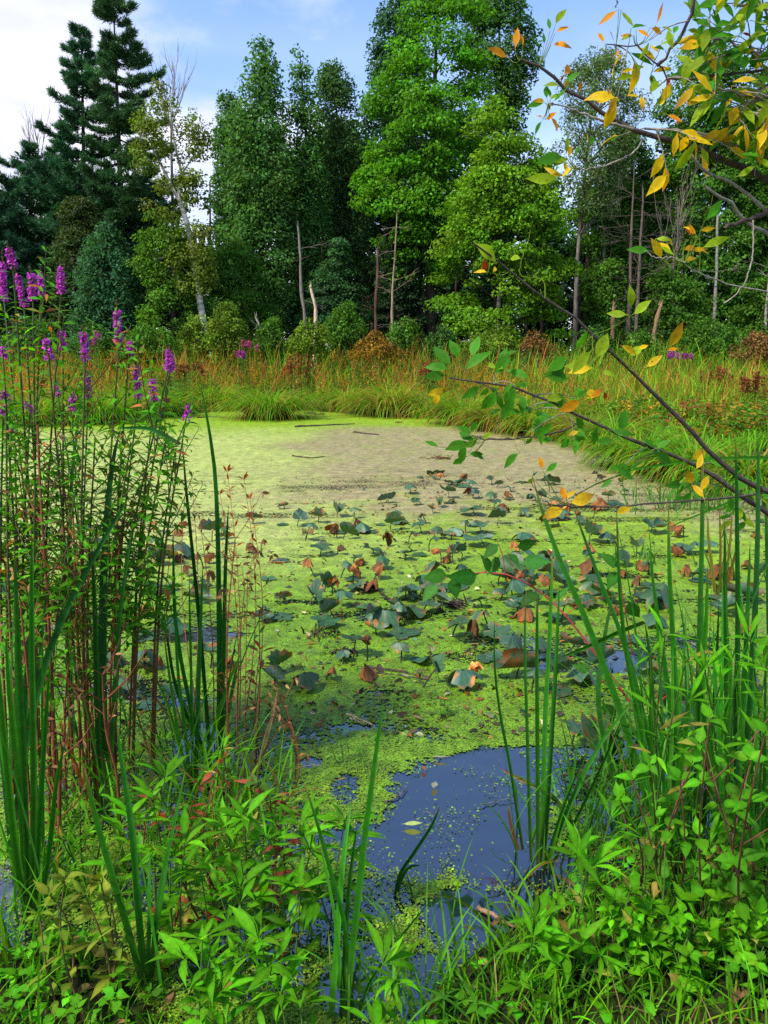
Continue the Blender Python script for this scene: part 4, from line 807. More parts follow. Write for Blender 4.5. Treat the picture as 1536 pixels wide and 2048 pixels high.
stick('dark brown drift stalks in front of the middle pads', [(735, 1335), (800, 1343), (850, 1352)], .010, (.05, .035, .03)); stick('second drift stalk lying against the brown drift', [(745, 1345), (790, 1348), (860, 1360)], .007, (.04, .03, .035)); stick('bent black stalk among the crowded middle pads', [(762, 1186), (780, 1200), (805, 1222)], .012, (.03, .025, .02), z=.04)
stick('tan broken reed floating left of the open water', [(693, 1428), (720, 1438), (745, 1450)], .007, (.45, .33, .16)); stick('pale broken reed afloat beside the tan one', [(700, 1437), (730, 1446)], .005, (.5, .38, .2)); stick('pale reddish reed stem lying in the dark water below the open patch', [(955, 1815), (1000, 1838), (1040, 1856)], .008, (.24, .13, .09))
stick('tan dead stalk lying in the water left of the open patch', [(500, 1645), (550, 1665), (600, 1680)], .006, (.42, .28, .16)); stick('thin submerged grass stem across the open water', [(960, 1610), (1000, 1602), (1035, 1598)], .0025, (.10, .13, .12)); stick('dark twig at the left of the open water', [(770, 1605), (800, 1590), (815, 1575)], .003, (.12, .09, .1))
def brush_heap(label, px, py, w, n, col):
    b = gnd(px, py); mb = MB(); k = mpp(b[1], py)*w
    for i in range(n):
        a = b+np.array([rng.normal(0, .3), rng.normal(0, .25), 0])*k; d = nrm(rng.normal(size=3)*np.array([1, 1, .5])); tube(mb, [a-d*k*.35, a+np.array([0, 0, .03]), a+d*k*.4], [.006, .006, .003], np.array(col)*rng.uniform(.6, 1.5), 4)
    tag(mb.build('debris', M_WOOD, loc=b), label, 'plant debris', 'heaps of dead stalks in the pond')
for q in [('small heap of brown twigs in the tan scum', 878, 918, 40, 22, (.14, .07, .03)), ('muddy tangle of dead stalks below the middle pads', 905, 1215, 60, 20, (.05, .035, .03)), ('dark root tangle left of the green sprigs', 730, 1180, 60, 18, (.05, .035, .022)), ('black root clump beside the upright withered pad', 690, 1310, 40, 16, (.035, .025, .018)), ('dark sunken stalks at the left of the crowded pads', 640, 1270, 60, 14, (.045, .04, .02)), ('dead stalks in the dark gap behind the right cattails', 1200, 1570, 90, 20, (.03, .025, .02)), ('small dark twigs by the far tussocks', 800, 846, 20, 10, (.08, .06, .03))]:
    brush_heap(*q)

def scraps():
    """bits of dead leaf and stem lying in the duckweed round the lily leaves"""
    mb = MB(); n = 3600; y = 955+(1480-955)*rng.rand(n)**1.25; x = rng.uniform(100, 1540, n); g = gnd(x, y); k = pond_sd(g[:, 0], g[:, 1]) < -.1; k &= (rng.rand(n) < .35+.65*sstep(480, 700, x)); g = g[k]; n = len(g); d = g[:, 1]; a = rng.rand(n)*6.28
    c = vary((.055, .045, .022), n, .5, .15); t = rng.rand(n); c[t < .22] = vary((.26, .10, .03), int((t < .22).sum()), .35); c[t > .93] = vary((.50, .42, .22), int((t > .93).sum()), .2); c[(t > .60) & (t < .78)] = vary((.06, .12, .06), int(((t > .60) & (t < .78)).sum()), .3)
    leaves(mb, g+np.array([0, 0, .010]), np.stack([np.cos(a), np.sin(a)*.8, rng.normal(.1, .25, n)], -1), np.array([0, 0, 1.])+.5*rng.normal(size=(n, 3)), rng.uniform(.018, .075, n)*(.7+d/22), rng.uniform(.004, .016, n)*(.7+d/22), .35, .3, c, 'ovate', 1., wav=.3)
    tag(mb.build('pond_litter', M_DEAD), 'scraps of dead leaf and stem scattered over the duckweed', 'litter', kind='stuff')
scraps()
# ================================================================== near plants
def stand(px, py, h=0.0):
    """the ground point under a plant whose top at height h shows at (px, py)"""
    p = gnd(px, py, h); z = base_z(p[0], p[1]); return np.array([p[0], p[1], max(z, -.06)])
def blade(root, pts, wpx, Y, dY=0.0, col=(.022, .105, .014), tip=None, kink=0, lift=False):
    """one cattail leaf through photo points from the tip down to the foot, at depth Y (foot) .. Y+dY (tip)"""
    n = 15; k = np.linspace(0, 1, len(pts)); Q = np.array([at(x, y, Y+dY*(1-t)) for (x, y), t in zip(pts, k)])
    P = spline(Q[::-1], n); w = wpx*mpp(Y)*.5*.92
    if not lift and P[0, 2] > .12: P = np.concatenate([[P[0]*np.array([1, 1, 0])+np.array([0, 0, -.05])], P]); n += 1
    T = nrm(np.gradient(P, axis=0)); a = rng.uniform(-.6, .6); view = np.array([math.sin(a), -math.cos(a), 0]); S = nrm(np.cross(T, view)); Nn = np.cross(S, T)
    s = np.linspace(0, 1, n); pr = np.interp(s, [0, .1, .5, .8, .93, 1], [.95, 1, .95, .72, .40, .03])
    c = vary(col, 1, .14, .05)[0]; cc = np.repeat(c[None], n, 0); foot = np.array([.11, .10, .03]); m = (np.exp(-s*9)*.6)[:, None]; cc = cc*(1-m)+foot*m
    if tip is None and rng.rand() < .45: m = sstep(rng.uniform(.82, .93), 1, s)[:, None]; cc = cc*(1-m)+np.array([.26, .15, .05])*m
    P = P+S*(np.sin(s*rng.uniform(4, 9)+rng.rand()*6)*rng.uniform(0, .006)*s)[:, None]
    if tip is not None: m = sstep(.55, 1, s)[:, None]; cc = cc*(1-m)+np.array(tip)*m
    mb = MB(); W = (w*pr)[None]; ribbon(mb, P[None], S[None], W, cc[None], (Nn*(W[0]*.38)[:, None])[None], .72)
    o = mb.build('leaf', M_CAT, root); return o
CAT_D = (.014, .110, .010); CAT_B = (.040, .220, .008); CAT_M = (.024, .160, .008); DEADC = (.36, .25, .13); RUSTC = (.20, .055, .016)  # CAT_D: backlit shade of the dark blades put into their green
def cattail(label, foot, blades, Y=None, col=CAT_M, extra=0, exh=1.2, group='cattails in the shallows', name='cattail', cat='cattail'):
    g = gnd(*foot) if Y is None else at(foot[0], foot[1], Y); Y = g[1]; root = thing(name, label, cat, (g[0], g[1], 0), group)
    for b in blades:
        pts, w = b[0], b[1]; o = b[2] if len(b) > 2 else {}
        blade(root, pts, w, Y, o.get('dY', rng.uniform(-.15, .2)), o.get('col', col), o.get('tip'), lift=o.get('lift', False))
    for i in range(extra):
        az = rng.rand()*6.28; L = exh*rng.uniform(.6, 1.1); mb = MB()
        arcs(mb, np.array([[g[0]+rng.normal(0, .03), g[1]+rng.normal(0, .04), -.05]]), np.array([az]), L, abs(rng.normal(.10, .07)), rng.uniform(.05, .45), rng.uniform(.004, .0075), vary(col, 1, .2), 9, twist=np.array([rng.uniform(-.6, .6)]))
        mb.build('leaf', M_CAT, root)
    return root
cattail('stout dark cattail in the left shallows with three long upright blades', (212, 1640), [([(240, 850), (222, 930), (211, 1060), (206, 1250), (208, 1450), (213, 1630)], 19), ([(236, 856), (300, 858), (360, 888)], 9, dict(lift=True)), ([(186, 1080), (188, 1250), (196, 1450), (208, 1630)], 13), ([(265, 1050), (240, 1230), (226, 1450), (216, 1630)], 11)], col=CAT_D, extra=2)
cattail('cattail whose dark blade leans from far left foot up to the right', (22, 1720), [([(258, 990), (205, 1085), (140, 1210), (88, 1340), (50, 1500), (25, 1710)], 17), ([(70, 1050), (62, 1200), (50, 1420), (30, 1700)], 13), ([(100, 1120), (80, 1300), (55, 1500), (32, 1700)], 10)], col=CAT_D, extra=2)
cattail('thin dark cattail blade in front of the left purple spikes', (146, 1500), [([(166, 770), (155, 860), (144, 960), (141, 1100), (143, 1300), (148, 1490)], 11), ([(120, 1010), (130, 1200), (142, 1490)], 9)], col=CAT_D, extra=2)
cattail('pair of dark cattail blades in the middle of the left plants', (440, 1540), [([(400, 760), (418, 850), (432, 950), (438, 1100), (440, 1300), (440, 1530)], 15), ([(458, 1010), (450, 1150), (446, 1350), (442, 1530)], 10), ([(480, 1310), (460, 1400), (446, 1530)], 10, dict(col=CAT_B))], col=CAT_D, extra=2, exh=.8)
cattail('dark slender cattail blade left of the middle pair', (425, 1550), [([(365, 875), (373, 960), (385, 1080), (398, 1220), (412, 1400), (424, 1540)], 11), ([(345, 1060), (352, 1250), (385, 1430), (420, 1540)], 9), ([(330, 1240), (350, 1370), (395, 1480), (420, 1540)], 9)], col=CAT_D, extra=2, exh=.8)
cattail('bushy cattail fan between the left plants and the pond', (385, 1590), [([(352, 1190), (358, 1350), (372, 1480), (383, 1580)], 9), ([(378, 1150), (384, 1350), (386, 1580)], 9), ([(405, 1130), (398, 1350), (390, 1580)], 10), ([(330, 1270), (352, 1440), (380, 1580)], 9, dict(col=CAT_B)), ([(300, 1330), (340, 1420), (380, 1570)], 9, dict(col=CAT_B)), ([(485, 1300), (440, 1420), (395, 1580)], 9, dict(col=CAT_B)), ([(520, 1420), (460, 1480), (400, 1585)], 8, dict(col=CAT_B))], col=CAT_M, extra=4, exh=.6)
cattail('thick clump of tall cattail blades at the left edge', (62, 1840), [([(30, 1085), (36, 1300), (48, 1560), (58, 1830)], 15), ([(62, 1060), (64, 1300), (68, 1560), (66, 1830)], 15), ([(12, 1260), (28, 1450), (46, 1640), (56, 1830)], 17, dict(col=CAT_B)), ([(98, 1330), (88, 1500), (78, 1650), (70, 1830)], 13), ([(0, 1330), (10, 1500), (30, 1680), (55, 1830)], 17, dict(col=CAT_B)), ([(130, 1480), (110, 1600), (80, 1830)], 12), ([(-20, 1150), (-5, 1400), (20, 1600), (50, 1830)], 15)], extra=5, exh=1.1)
cattail('left foreground cattail with a blade slanting down to the right', (292, 1985), [([(165, 1525), (195, 1640), (230, 1760), (262, 1870), (290, 1975)], 22, dict(col=CAT_M)), ([(235, 1440), (250, 1560), (268, 1720), (290, 1975)], 17), ([(300, 1700), (300, 1800), (296, 1975)], 13), ([(348, 1630), (330, 1760), (302, 1975)], 12), ([(265, 1830), (275, 1900), (288, 1980)], 14, dict(tip=(.4, .2, .04), col=(.2, .2, .03))), ([(370, 1540), (350, 1640), (318, 1800), (300, 1975)], 12)], extra=2, exh=.5)
cattail('bold cattail rising from the bottom edge at centre', (690, 2040), [([(767, 1400), (756, 1480), (744, 1570), (730, 1680), (712, 1840), (690, 2050)], 17), ([(700, 1605), (690, 1700), (676, 1850), (662, 2050)], 16, dict(col=CAT_B)), ([(605, 1565), (630, 1640), (660, 1740), (690, 1850), (705, 2040)], 12), ([(712, 1650), (700, 1760), (690, 1900), (680, 2050)], 14), ([(640, 1680), (665, 1800), (690, 2040)], 10, dict(col=CAT_B)), ([(860, 1800), (800, 1880), (740, 1960), (715, 2040)], 10)], extra=2, exh=.35)
cattail('small dark cattail with curved leaves in the water by the open patch', (790, 1790), [([(880, 1607), (862, 1655), (830, 1700), (800, 1745), (790, 1790)], 13, dict(col=CAT_D)), ([(842, 1728), (818, 1735), (798, 1765), (792, 1795)], 12, dict(col=CAT_D)), ([(828, 1745), (832, 1800), (810, 1860), (780, 1900)], 12, dict(lift=True)), ([(775, 1770), (790, 1830), (835, 1870)], 10, dict(lift=True))], col=CAT_D, extra=1, exh=.25)
cattail('tall slim cattail standing in the open water, left of the right-hand group', (1082, 1735), [([(990, 1235), (990, 1330), (1000, 1430), (1020, 1540), (1045, 1700)], 9, dict(col=CAT_M)), ([(1056, 1170), (1050, 1300), (1052, 1450), (1062, 1720)], 9), ([(1075, 1165), (1074, 1350), (1076, 1730)], 10), ([(1106, 1090), (1100, 1250), (1090, 1450), (1084, 1730)], 12), ([(1118, 1170), (1112, 1350), (1098, 1560), (1088, 1730)], 12), ([(1270, 1390), (1200, 1490), (1140, 1610), (1092, 1735)], 11), ([(1245, 1430), (1190, 1560), (1120, 1700), (1095, 1740)], 11), ([(1000, 1536), (1050, 1562), (1110, 1600), (1160, 1690)], 13, dict(lift=True, tip=(.22, .07, .02), col=(.06, .11, .02))), ([(1016, 1610), (1022, 1650), (1038, 1700)], 9, dict(col=(.12, .04, .015), lift=True)), ([(1160, 1480), (1130, 1600), (1096, 1735)], 9, dict(col=CAT_B))], col=CAT_M, extra=2, exh=.7)
cattail('great leaning cattail blade crossing the red dogwood stem', (1330, 1700), [([(1064, 950), (1084, 1020), (1120, 1120), (1168, 1230), (1240, 1420), (1320, 1690)], 16), ([(1146, 1010), (1190, 1140), (1240, 1270), (1290, 1450), (1335, 1690)], 15), ([(1232, 1010), (1240, 1190), (1260, 1350), (1330, 1690)], 12)], col=CAT_M, extra=5, exh=1.2)
cattail('cattail with a blade snapped over to the left', (1300, 1660), [([(1120, 1315), (1180, 1290), (1240, 1262), (1288, 1243)], 13, dict(lift=True, col=CAT_B)), ([(1287, 1243), (1300, 1340), (1310, 1500), (1305, 1650)], 15), ([(1226, 1180), (1205, 1300), (1200, 1430), (1250, 1640)], 13)], col=CAT_M, extra=2, exh=.9)
cattail('upright cattails in the thick of the right-hand group', (1385, 1700), [([(1340, 1005), (1342, 1200), (1352, 1420), (1372, 1690)], 13), ([(1405, 865), (1404, 1050), (1398, 1300), (1390, 1690)], 13), ([(1412, 1130), (1408, 1350), (1395, 1690)], 13, dict(col=CAT_B)), ([(1300, 1100), (1325, 1300), (1350, 1480), (1378, 1690)], 13), ([(1440, 1200), (1425, 1400), (1400, 1690)], 13)], col=CAT_M, extra=7, exh=1.25)
cattail('tall dark cattails near the right edge', (1460, 1690), [([(1470, 868), (1474, 1050), (1474, 1280), (1462, 1680)], 14, dict(col=CAT_D)), ([(1515, 862), (1514, 1050), (1506, 1300), (1480, 1680)], 14, dict(col=CAT_D)), ([(1500, 1080), (1490, 1300), (1470, 1680)], 13), ([(1452, 1030), (1450, 1300), (1456, 1680)], 12)], col=CAT_M, extra=7, exh=1.25)
cattail('cattail cut by the right edge with a blade arching far left', (1540, 1560), [([(1120, 1010), (1250, 945), (1400, 920), (1540, 918), (1600, 1000), (1570, 1550)], 8, dict(col=CAT_B)), ([(1530, 960), (1536, 1200), (1545, 1550)], 14), ([(1310, 1070), (1400, 1030), (1530, 985), (1590, 1050), (1560, 1550)], 8, dict(col=CAT_B))], col=CAT_M, extra=7, exh=1.25)
cattail('yellowing sedge clump standing behind the right cattails', (1440, 1190), [([(1415, 1030), (1420, 1100), (1430, 1185)], 7, dict(col=(.22, .2, .03))), ([(1440, 1015), (1440, 1100), (1440, 1185)], 7, dict(col=(.3, .2, .03))), ([(1465, 1020), (1458, 1100), (1448, 1185)], 7, dict(col=(.26, .13, .02))), ([(1480, 1080), (1465, 1130), (1450, 1185)], 7, dict(col=(.3, .14, .03))), ([(1400, 1080), (1418, 1130), (1434, 1185)], 6, dict(col=(.1, .18, .02)))], extra=8, exh=.5, col=(.12, .17, .02), name='sedge', cat='sedge', group=None)
def dead_reed(label, pts, w, Y=None, col=DEADC, foot=None):
    f = foot or pts[-1]; g = gnd(*f); Y = g[1]; root = thing('dead_reed', label, 'dead reed', (g[0], g[1], 0), 'dead reeds among the left plants')
    blade(root, pts, w, Y, rng.uniform(-.1, .1), col, lift=True)
dead_reed('pale tan dead reed leaning left among the left stems', [(285, 1345), (310, 1390), (350, 1450), (400, 1520)], 9); dead_reed('rust brown dead leaf hooped over in the left shallows', [(115, 1345), (150, 1370), (180, 1440), (195, 1620)], 11, col=RUSTC); dead_reed('orange-brown dead leaf bent down beside the stout dark cattail', [(120, 1430), (140, 1500), (175, 1590), (200, 1660)], 12, col=(.36, .10, .018))
for i, (pts, l) in enumerate([([(555, 1375), (545, 1430), (520, 1520), (505, 1580)], 'tallest of the dead tan reeds at the edge of the left plants'), ([(570, 1440), (530, 1500), (500, 1580)], 'slanting dead tan reed leaning on the tallest one'), ([(550, 1372), (575, 1430), (592, 1500), (590, 1560)], 'thin brown dead reed hooping to the right by the pond'), ([(520, 1360), (512, 1450), (500, 1580)], 'thin straight dead reed left of the tallest tan one'), ([(300, 1465), (303, 1520), (306, 1590)], 'short broken tan reed stub among the left stems'), ([(575, 1475), (560, 1490), (540, 1500)], 'small tan scrap of reed at the edge of the left plants')]):
    dead_reed(l, pts, [9, 8, 4, 5, 10, 6][i], col=[DEADC, (.30, .18, .08), (.12, .06, .03), (.20, .10, .05), (.40, .25, .12), DEADC][i])
dead_reed('long bent brown grass blade at the foot of the right cattails', [(1365, 1610), (1290, 1625), (1220, 1670), (1160, 1720)], 9, col=(.20, .19, .03)); dead_reed('reddish dead leaf dipping into the water by the slim cattail', [(1120, 1715), (1080, 1730), (1050, 1755)], 9, col=(.3, .16, .03)); dead_reed('long green grass blade lying out over the water near the grassy bank', [(840, 1792), (920, 1800), (980, 1850), (1020, 1885)], 9, col=(.08, .17, .02)); dead_reed('dark red reed stub in the bottom water, right of centre', [(882, 1965), (870, 2000), (860, 2048)], 12, col=(.22, .04, .012)); dead_reed('orange broken leaf at the bottom left corner', [(0, 1870), (15, 1885), (28, 1905)], 12, col=(.45, .20, .06)); dead_reed('orange standing leaf scrap beside the left foreground cattail', [(312, 1905), (320, 1930), (335, 1940)], 10, col=(.4, .17, .05)); dead_reed('straw blade lying in the grass at the lower right', [(930, 1960), (950, 1975), (970, 1998)], 10, col=(.5, .42, .18))

# ---- leafy plants
def stem_leaves(lm, P, n, L, W, kind, col, up=.5, droop=.5, opp=True, t0=.3, t1=1.0, shrink=.55, mid=1.25, fold=.18, curl=.15, rosette=0, wav=.0, jig=.2, vv=.26, alt=None):
    K = len(P); T = nrm(np.gradient(P, axis=0)); ts = np.linspace(t0, t1, n); a0 = rng.rand()*6.28; C, A, N_, LL, cc = [], [], [], [], []
    for i, t in enumerate(ts):
        f = t*(K-1); j = min(int(f), K-2); p = P[j]+(P[j+1]-P[j])*(f-j); tv = T[j]; ref = np.array([0, 0, 1.]) if abs(tv[2]) < .9 else np.array([1., 0, 0])
        e1 = nrm(np.cross(tv, ref)); e2 = np.cross(tv, e1); a = a0+(i*1.57 if opp else i*2.4)+rng.normal(0, jig)
        for q in range(2 if opp else 1):
            aa = a+q*np.pi; o = e1*math.cos(aa)+e2*math.sin(aa); u = up+(.5 if t > .9 else 0)*(rosette > 0)+rng.normal(0, .15)
            C.append(p); A.append(nrm(o+tv*u)); N_.append(nrm(tv*1.0-o*u+.15*rng.normal(size=3))); LL.append(L*(1-shrink*t**2)*rng.uniform(.75, 1.2))
    for q in range(rosette):
        aa = rng.rand()*6.28; o = e1*math.cos(aa)+e2*math.sin(aa); C.append(P[-1]); A.append(nrm(o+T[-1]*rng.uniform(.3, 1.6))); N_.append(nrm(T[-1]-o*.8)); LL.append(L*rng.uniform(.55, 1.0))
    n_ = len(C); LL = np.array(LL); c = vary(col, n_, vv, .09); k = rng.rand(n_) < .05; c[k] = vary((.22, .20, .03), int(k.sum()), .3)
    if alt is not None: k = rng.rand(n_) < alt[0]; c[k] = vary(alt[1], int(k.sum()), .2, .06)
    leaves(lm, np.array(C), np.array(A), np.array(N_), LL, LL*W*.5, np.abs(rng.normal(droop, .2, n_)), fold, c, kind, mid, rng.normal(0, curl, n_), wav=wav)
def leafy(name, label, cat, tops, L, W, kind, col, scol=(.05, .10, .02), node=.045, up=.45, droop=.5, opp=True, r=.0035, rosette=6, t0=.25, group=None, branch=0, shrink=.3, alt=None, bow=.06, wav=0.0, foot=None, mid=1.3):
    """plant whose stem tips show at photo points tops = [(px, py, height)]; all stems leave one foot"""
    T = [gnd(x, y, h) for x, y, h in tops]; c = np.mean(T, 0); g = np.array([c[0], c[1], 0]); 
    if foot is not None: g = gnd(*foot)
    g[2] = max(base_z(g[0], g[1]), -.05); root = thing(name, label, cat, g, group); sm = MB(); lm = MB()
    for tp, (x, y, h) in zip(T, tops):
        b = g+np.array([rng.normal(0, .025), rng.normal(0, .025), -.02]); b[:2] += (tp[:2]-g[:2])*.35; K = 9; t = np.linspace(0, 1, K)[:, None]
        P = b*(1-t)+tp*t+np.sin(t*np.pi)*np.array([rng.normal(0, bow), rng.normal(0, bow), 0])*h; Ls = np.linalg.norm(tp-b); tube(sm, P, np.linspace(r, r*.45, K), scol, 6)
        stem_leaves(lm, P, max(3, int(Ls*(1-t0)/node)), L, W, kind, col, up, droop, opp, t0, 1.0, shrink, mid, rosette=rosette, alt=alt, wav=wav)
        for q in range(branch):
            u = rng.uniform(.35, .85); j = int(u*(K-1)); a = rng.rand()*6.28; d = nrm(np.array([math.cos(a), math.sin(a), 1.2])); Lb = Ls*rng.uniform(.18, .38); B = spline([P[j], P[j]+d*Lb*.5, P[j]+d*Lb+np.array([0, 0, Lb*.15])], 6)
            tube(sm, B, np.linspace(r*.55, r*.3, 6), scol, 5); stem_leaves(lm, B, max(3, int(Lb/node)), L*.75, W, kind, col, up, droop, opp, .25, 1, shrink, mid, rosette=rosette//2, alt=alt, wav=wav)
    sm.build('stem', M_STEM, root); lm.build('foliage', M_NEAR, root); return root
SW = (.075, .260, .006); SWG = 'smartweeds along the near edge of the pond'
for lab, tops in [('bright smartweed with long pointed leaves at the bottom, left of the bold cattail', [(520, 1885, .30), (545, 1930, .22), (480, 1930, .2)]), ('broad-leaved smartweed at the bottom beside the left foreground cattail', [(405, 1880, .30), (420, 1935, .2), (370, 1920, .22)]), ('smartweed leaning over the water left of the open patch', [(690, 1640, .34), (710, 1670, .28), (640, 1650, .32)]),
                  ('smartweed tuft just left of the bold cattail, half-way up', [(600, 1650, .34), (570, 1690, .28), (620, 1700, .28)]), ('tall smartweed in the middle of the bottom thicket', [(490, 1640, .40), (455, 1660, .36), (520, 1690, .3)]), ('smartweed with arching leaves below the rusty weeds', [(370, 1690, .38), (340, 1720, .3), (400, 1740, .28)]),
                  ('shaded smartweed low over the dark water at lower left', [(480, 1780, .24), (440, 1790, .2), (520, 1800, .2)]), ('smartweed spreading beside the black pool below centre', [(600, 1780, .26), (560, 1790, .2), (630, 1800, .2)]), ('small smartweed right of the bold cattail at the very bottom', [(765, 1930, .24), (790, 1960, .18)]),
                  ('smartweed left of the left foreground cattail', [(330, 1560, .5), (300, 1590, .45)]), ('single big-leaved smartweed leaning over the water from the right bank', [(1155, 1712, .42), (1180, 1735, .36)]), ('smartweed on the grassy tongue jutting into the water', [(1070, 1842, .26), (1085, 1880, .2)]), ('smartweed at the grassy edge right of the tongue', [(1165, 1890, .22), (1130, 1900, .18), (1200, 1910, .18)]),
                  ('low smartweed between the left cattail and the bottom edge', [(440, 1990, .18), (400, 2010, .16)]), ('smartweed hugging the bottom edge left of centre', [(560, 1990, .18), (600, 2010, .16)]), ('smartweed in the shallow gap right of the left edge clump', [(270, 1640, .4), (250, 1670, .34)])]:
    leafy('smartweed', lab, 'smartweed', tops, .125, .20, 'lance', SW, (.06, .12, .02), .055, .5, .55, False, rosette=6, group=SWG, t0=.2, branch=1, wav=.08)
for lab, tops in [('red-tinged weed with rusty leaves in the thick left tangle', [(445, 1560, .45), (400, 1570, .42), (480, 1580, .4)]), ('leafy weed with dull red stems beside the dead tan reeds', [(540, 1600, .38), (515, 1570, .42), (565, 1630, .3)]), ('small yellowing weed with purple-tinted leaves by the tan reeds', [(440, 1520, .45), (420, 1545, .4)]), ('purple-leaved thin weed at the pond edge of the left plants', [(518, 1235, .62), (520, 1300, .5)]), ('rusty weed low at the foot of the left tangle', [(300, 1600, .38), (335, 1640, .32)])]:
    leafy('weed', lab, 'weed', tops, .085, .26, 'lance', (.070, .180, .020), (.16, .035, .020), .06, .5, .5, True, group='rusty weeds in the left tangle', rosette=3, alt=(.38, (.26, .06, .03)), bow=.1)
for lab, tops in [('yellow-green small-leaved plant between the left cattail clumps', [(100, 1790, .36), (130, 1760, .40), (80, 1830, .30)]), ('yellow-leaved plant at the foot of the left foreground cattail', [(200, 1760, .36), (220, 1800, .30), (170, 1790, .34)])]:
    leafy('yellow_weed', lab, 'weed', tops, .07, .34, 'ovate', (.15, .21, .018), (.13, .08, .03), .05, .4, .5, True, rosette=3)
BID = (.080, .270, .005)
for lab, tops in [('leafy nettle-like plant at the middle of the right bank', [(1362, 1800, .30), (1340, 1830, .26), (1385, 1850, .26)]), ('nettle-like plant nearest the water on the right bank', [(1300, 1830, .26), (1310, 1880, .2), (1280, 1860, .2)]), ('nettle-like plant at the right of the bank with fresh broad leaves', [(1440, 1800, .30), (1480, 1830, .26), (1420, 1860, .24)]), ('low nettle-like plant below the middle of the right bank', [(1370, 1910, .18), (1410, 1925, .16)]), ('nettle-like plant by the right edge', [(1520, 1830, .3), (1510, 1880, .24)]), ('nettle-like plant in the shade behind the right bank plants', [(1260, 1780, .34), (1230, 1800, .28)])]:
    leafy('nettle', lab, 'nettle', tops, .054, .60, 'ovate', BID, (.06, .12, .02), .035, .35, .5, True, rosette=5, group='nettle-like plants on the right bank', branch=3, t0=.3)
DOG = (.058, .220, .006)
for lab, tops, ft in [('tall leafy dogwood shoot at the right edge with a large pale leaf', [(1530, 1470, .85), (1500, 1520, .75), (1540, 1590, .6)], (1530, 1800)), ('dogwood with broad leaves beside the tall right cattails', [(1420, 1440, .85), (1400, 1490, .75), (1450, 1540, .65)], (1440, 1800)), ('dogwood sprig leaning over the right cattail feet', [(1265, 1560, .62), (1300, 1530, .66), (1240, 1600, .52)], (1310, 1790)), ('dogwood with reddish twigs in the right thicket', [(1360, 1560, .62), (1340, 1600, .52), (1385, 1530, .7)], (1370, 1790)), ('dogwood low in the right thicket near the bank', [(1480, 1600, .6), (1460, 1650, .5), (1500, 1690, .42)], (1480, 1810))]:
    leafy('dogwood_shrub', lab, 'dogwood shrub', tops, .060, .50, 'ovate', DOG, (.13, .05, .03), .13, .3, .6, True, r=.0035, rosette=2, group='dogwood shrubs in the right thicket', branch=1, t0=.35, foot=ft)
for lab, tops, ft in [('fresh green willowherb behind the right cattails', [(1330, 1270, .95), (1300, 1310, .85), (1370, 1330, .85)], (1340, 1680)), ('bright willowherb at the right edge half-way up', [(1500, 1280, .95), (1470, 1330, .85), (1530, 1340, .85)], (1500, 1700)), ('willowherb with narrow leaves in the right thicket', [(1410, 1340, .85), (1440, 1370, .8), (1380, 1400, .7)], (1410, 1720)), ('narrow-leaved willowherb left of the dogwood sprig', [(1220, 1640, .45), (1200, 1680, .38)], None), ('narrow-leaved willowherb below the tall cattails at right', [(1290, 1680, .42), (1330, 1700, .4), (1420, 1690, .4)], None)]:
    leafy('willowherb', lab, 'willowherb', tops, .11, .13, 'lance', (.066, .245, .005), (.06, .12, .02), .075, .8, .5, False, rosette=4, group='willowherbs in the right thicket', t0=.35, branch=0, foot=ft)
for lab, tops in [('fine green weed standing in the water behind the left cattails', [(60, 1180, .5), (110, 1160, .5), (20, 1230, .45)]), ('bushy fine-leaved weed at the left among the brown stems', [(130, 1290, .45), (90, 1330, .4), (170, 1260, .45)]), ('fine-leaved weed low in the left tangle', [(200, 1380, .38), (240, 1400, .34), (160, 1420, .34)]), ('green weed behind the left edge cattails', [(20, 1380, .4), (60, 1420, .35)]), ('feathery green weed under the brown stems at left', [(120, 1470, .34), (190, 1480, .3), (80, 1520, .28)]), ('narrow-leaved weed at the foot of the middle cattail pair', [(330, 1480, .34), (280, 1510, .3)]), ('fresh weed at the pond side of the left tangle', [(440, 1490, .34), (470, 1510, .3)]), ('low green weed in the shallows between the left clumps', [(160, 1600, .28), (120, 1640, .24), (210, 1560, .3)])]:
    leafy('weed', lab, 'weed', tops, .075, .17, 'lance', (.064, .230, .005), (.05, .10, .02), .035, .5, .5, False, rosette=4, group='green weeds in the left shallows', branch=3, t0=.15)
for lab, tops in [('low green sprigs growing in the duckweed at centre', [(672, 1452, .16), (655, 1470, .13), (692, 1468, .13), (740, 1480, .14), (720, 1500, .08)]), ('tiny green sprigs among the drift right of centre', [(880, 1395, .10), (905, 1390, .10), (890, 1410, .06)]), ('small fresh green weed among the standing pads at centre', [(650, 1265, .10), (670, 1275, .10), (640, 1280, .08)]), ('fine green weed by the lily leaves off the right shore', [(1150, 960, .30), (1175, 970, .26), (1130, 985, .2)]), ('slender green weed standing at the right shore of the lily patch', [(1100, 960, .3), (1075, 985, .2)])]:
    leafy('water_weed', lab, 'water weed', tops, .05, .16, 'lance', (.045, .170, .018), (.05, .1, .02), .03, .6, .4, False, r=.002, rosette=3, branch=2, t0=.1)

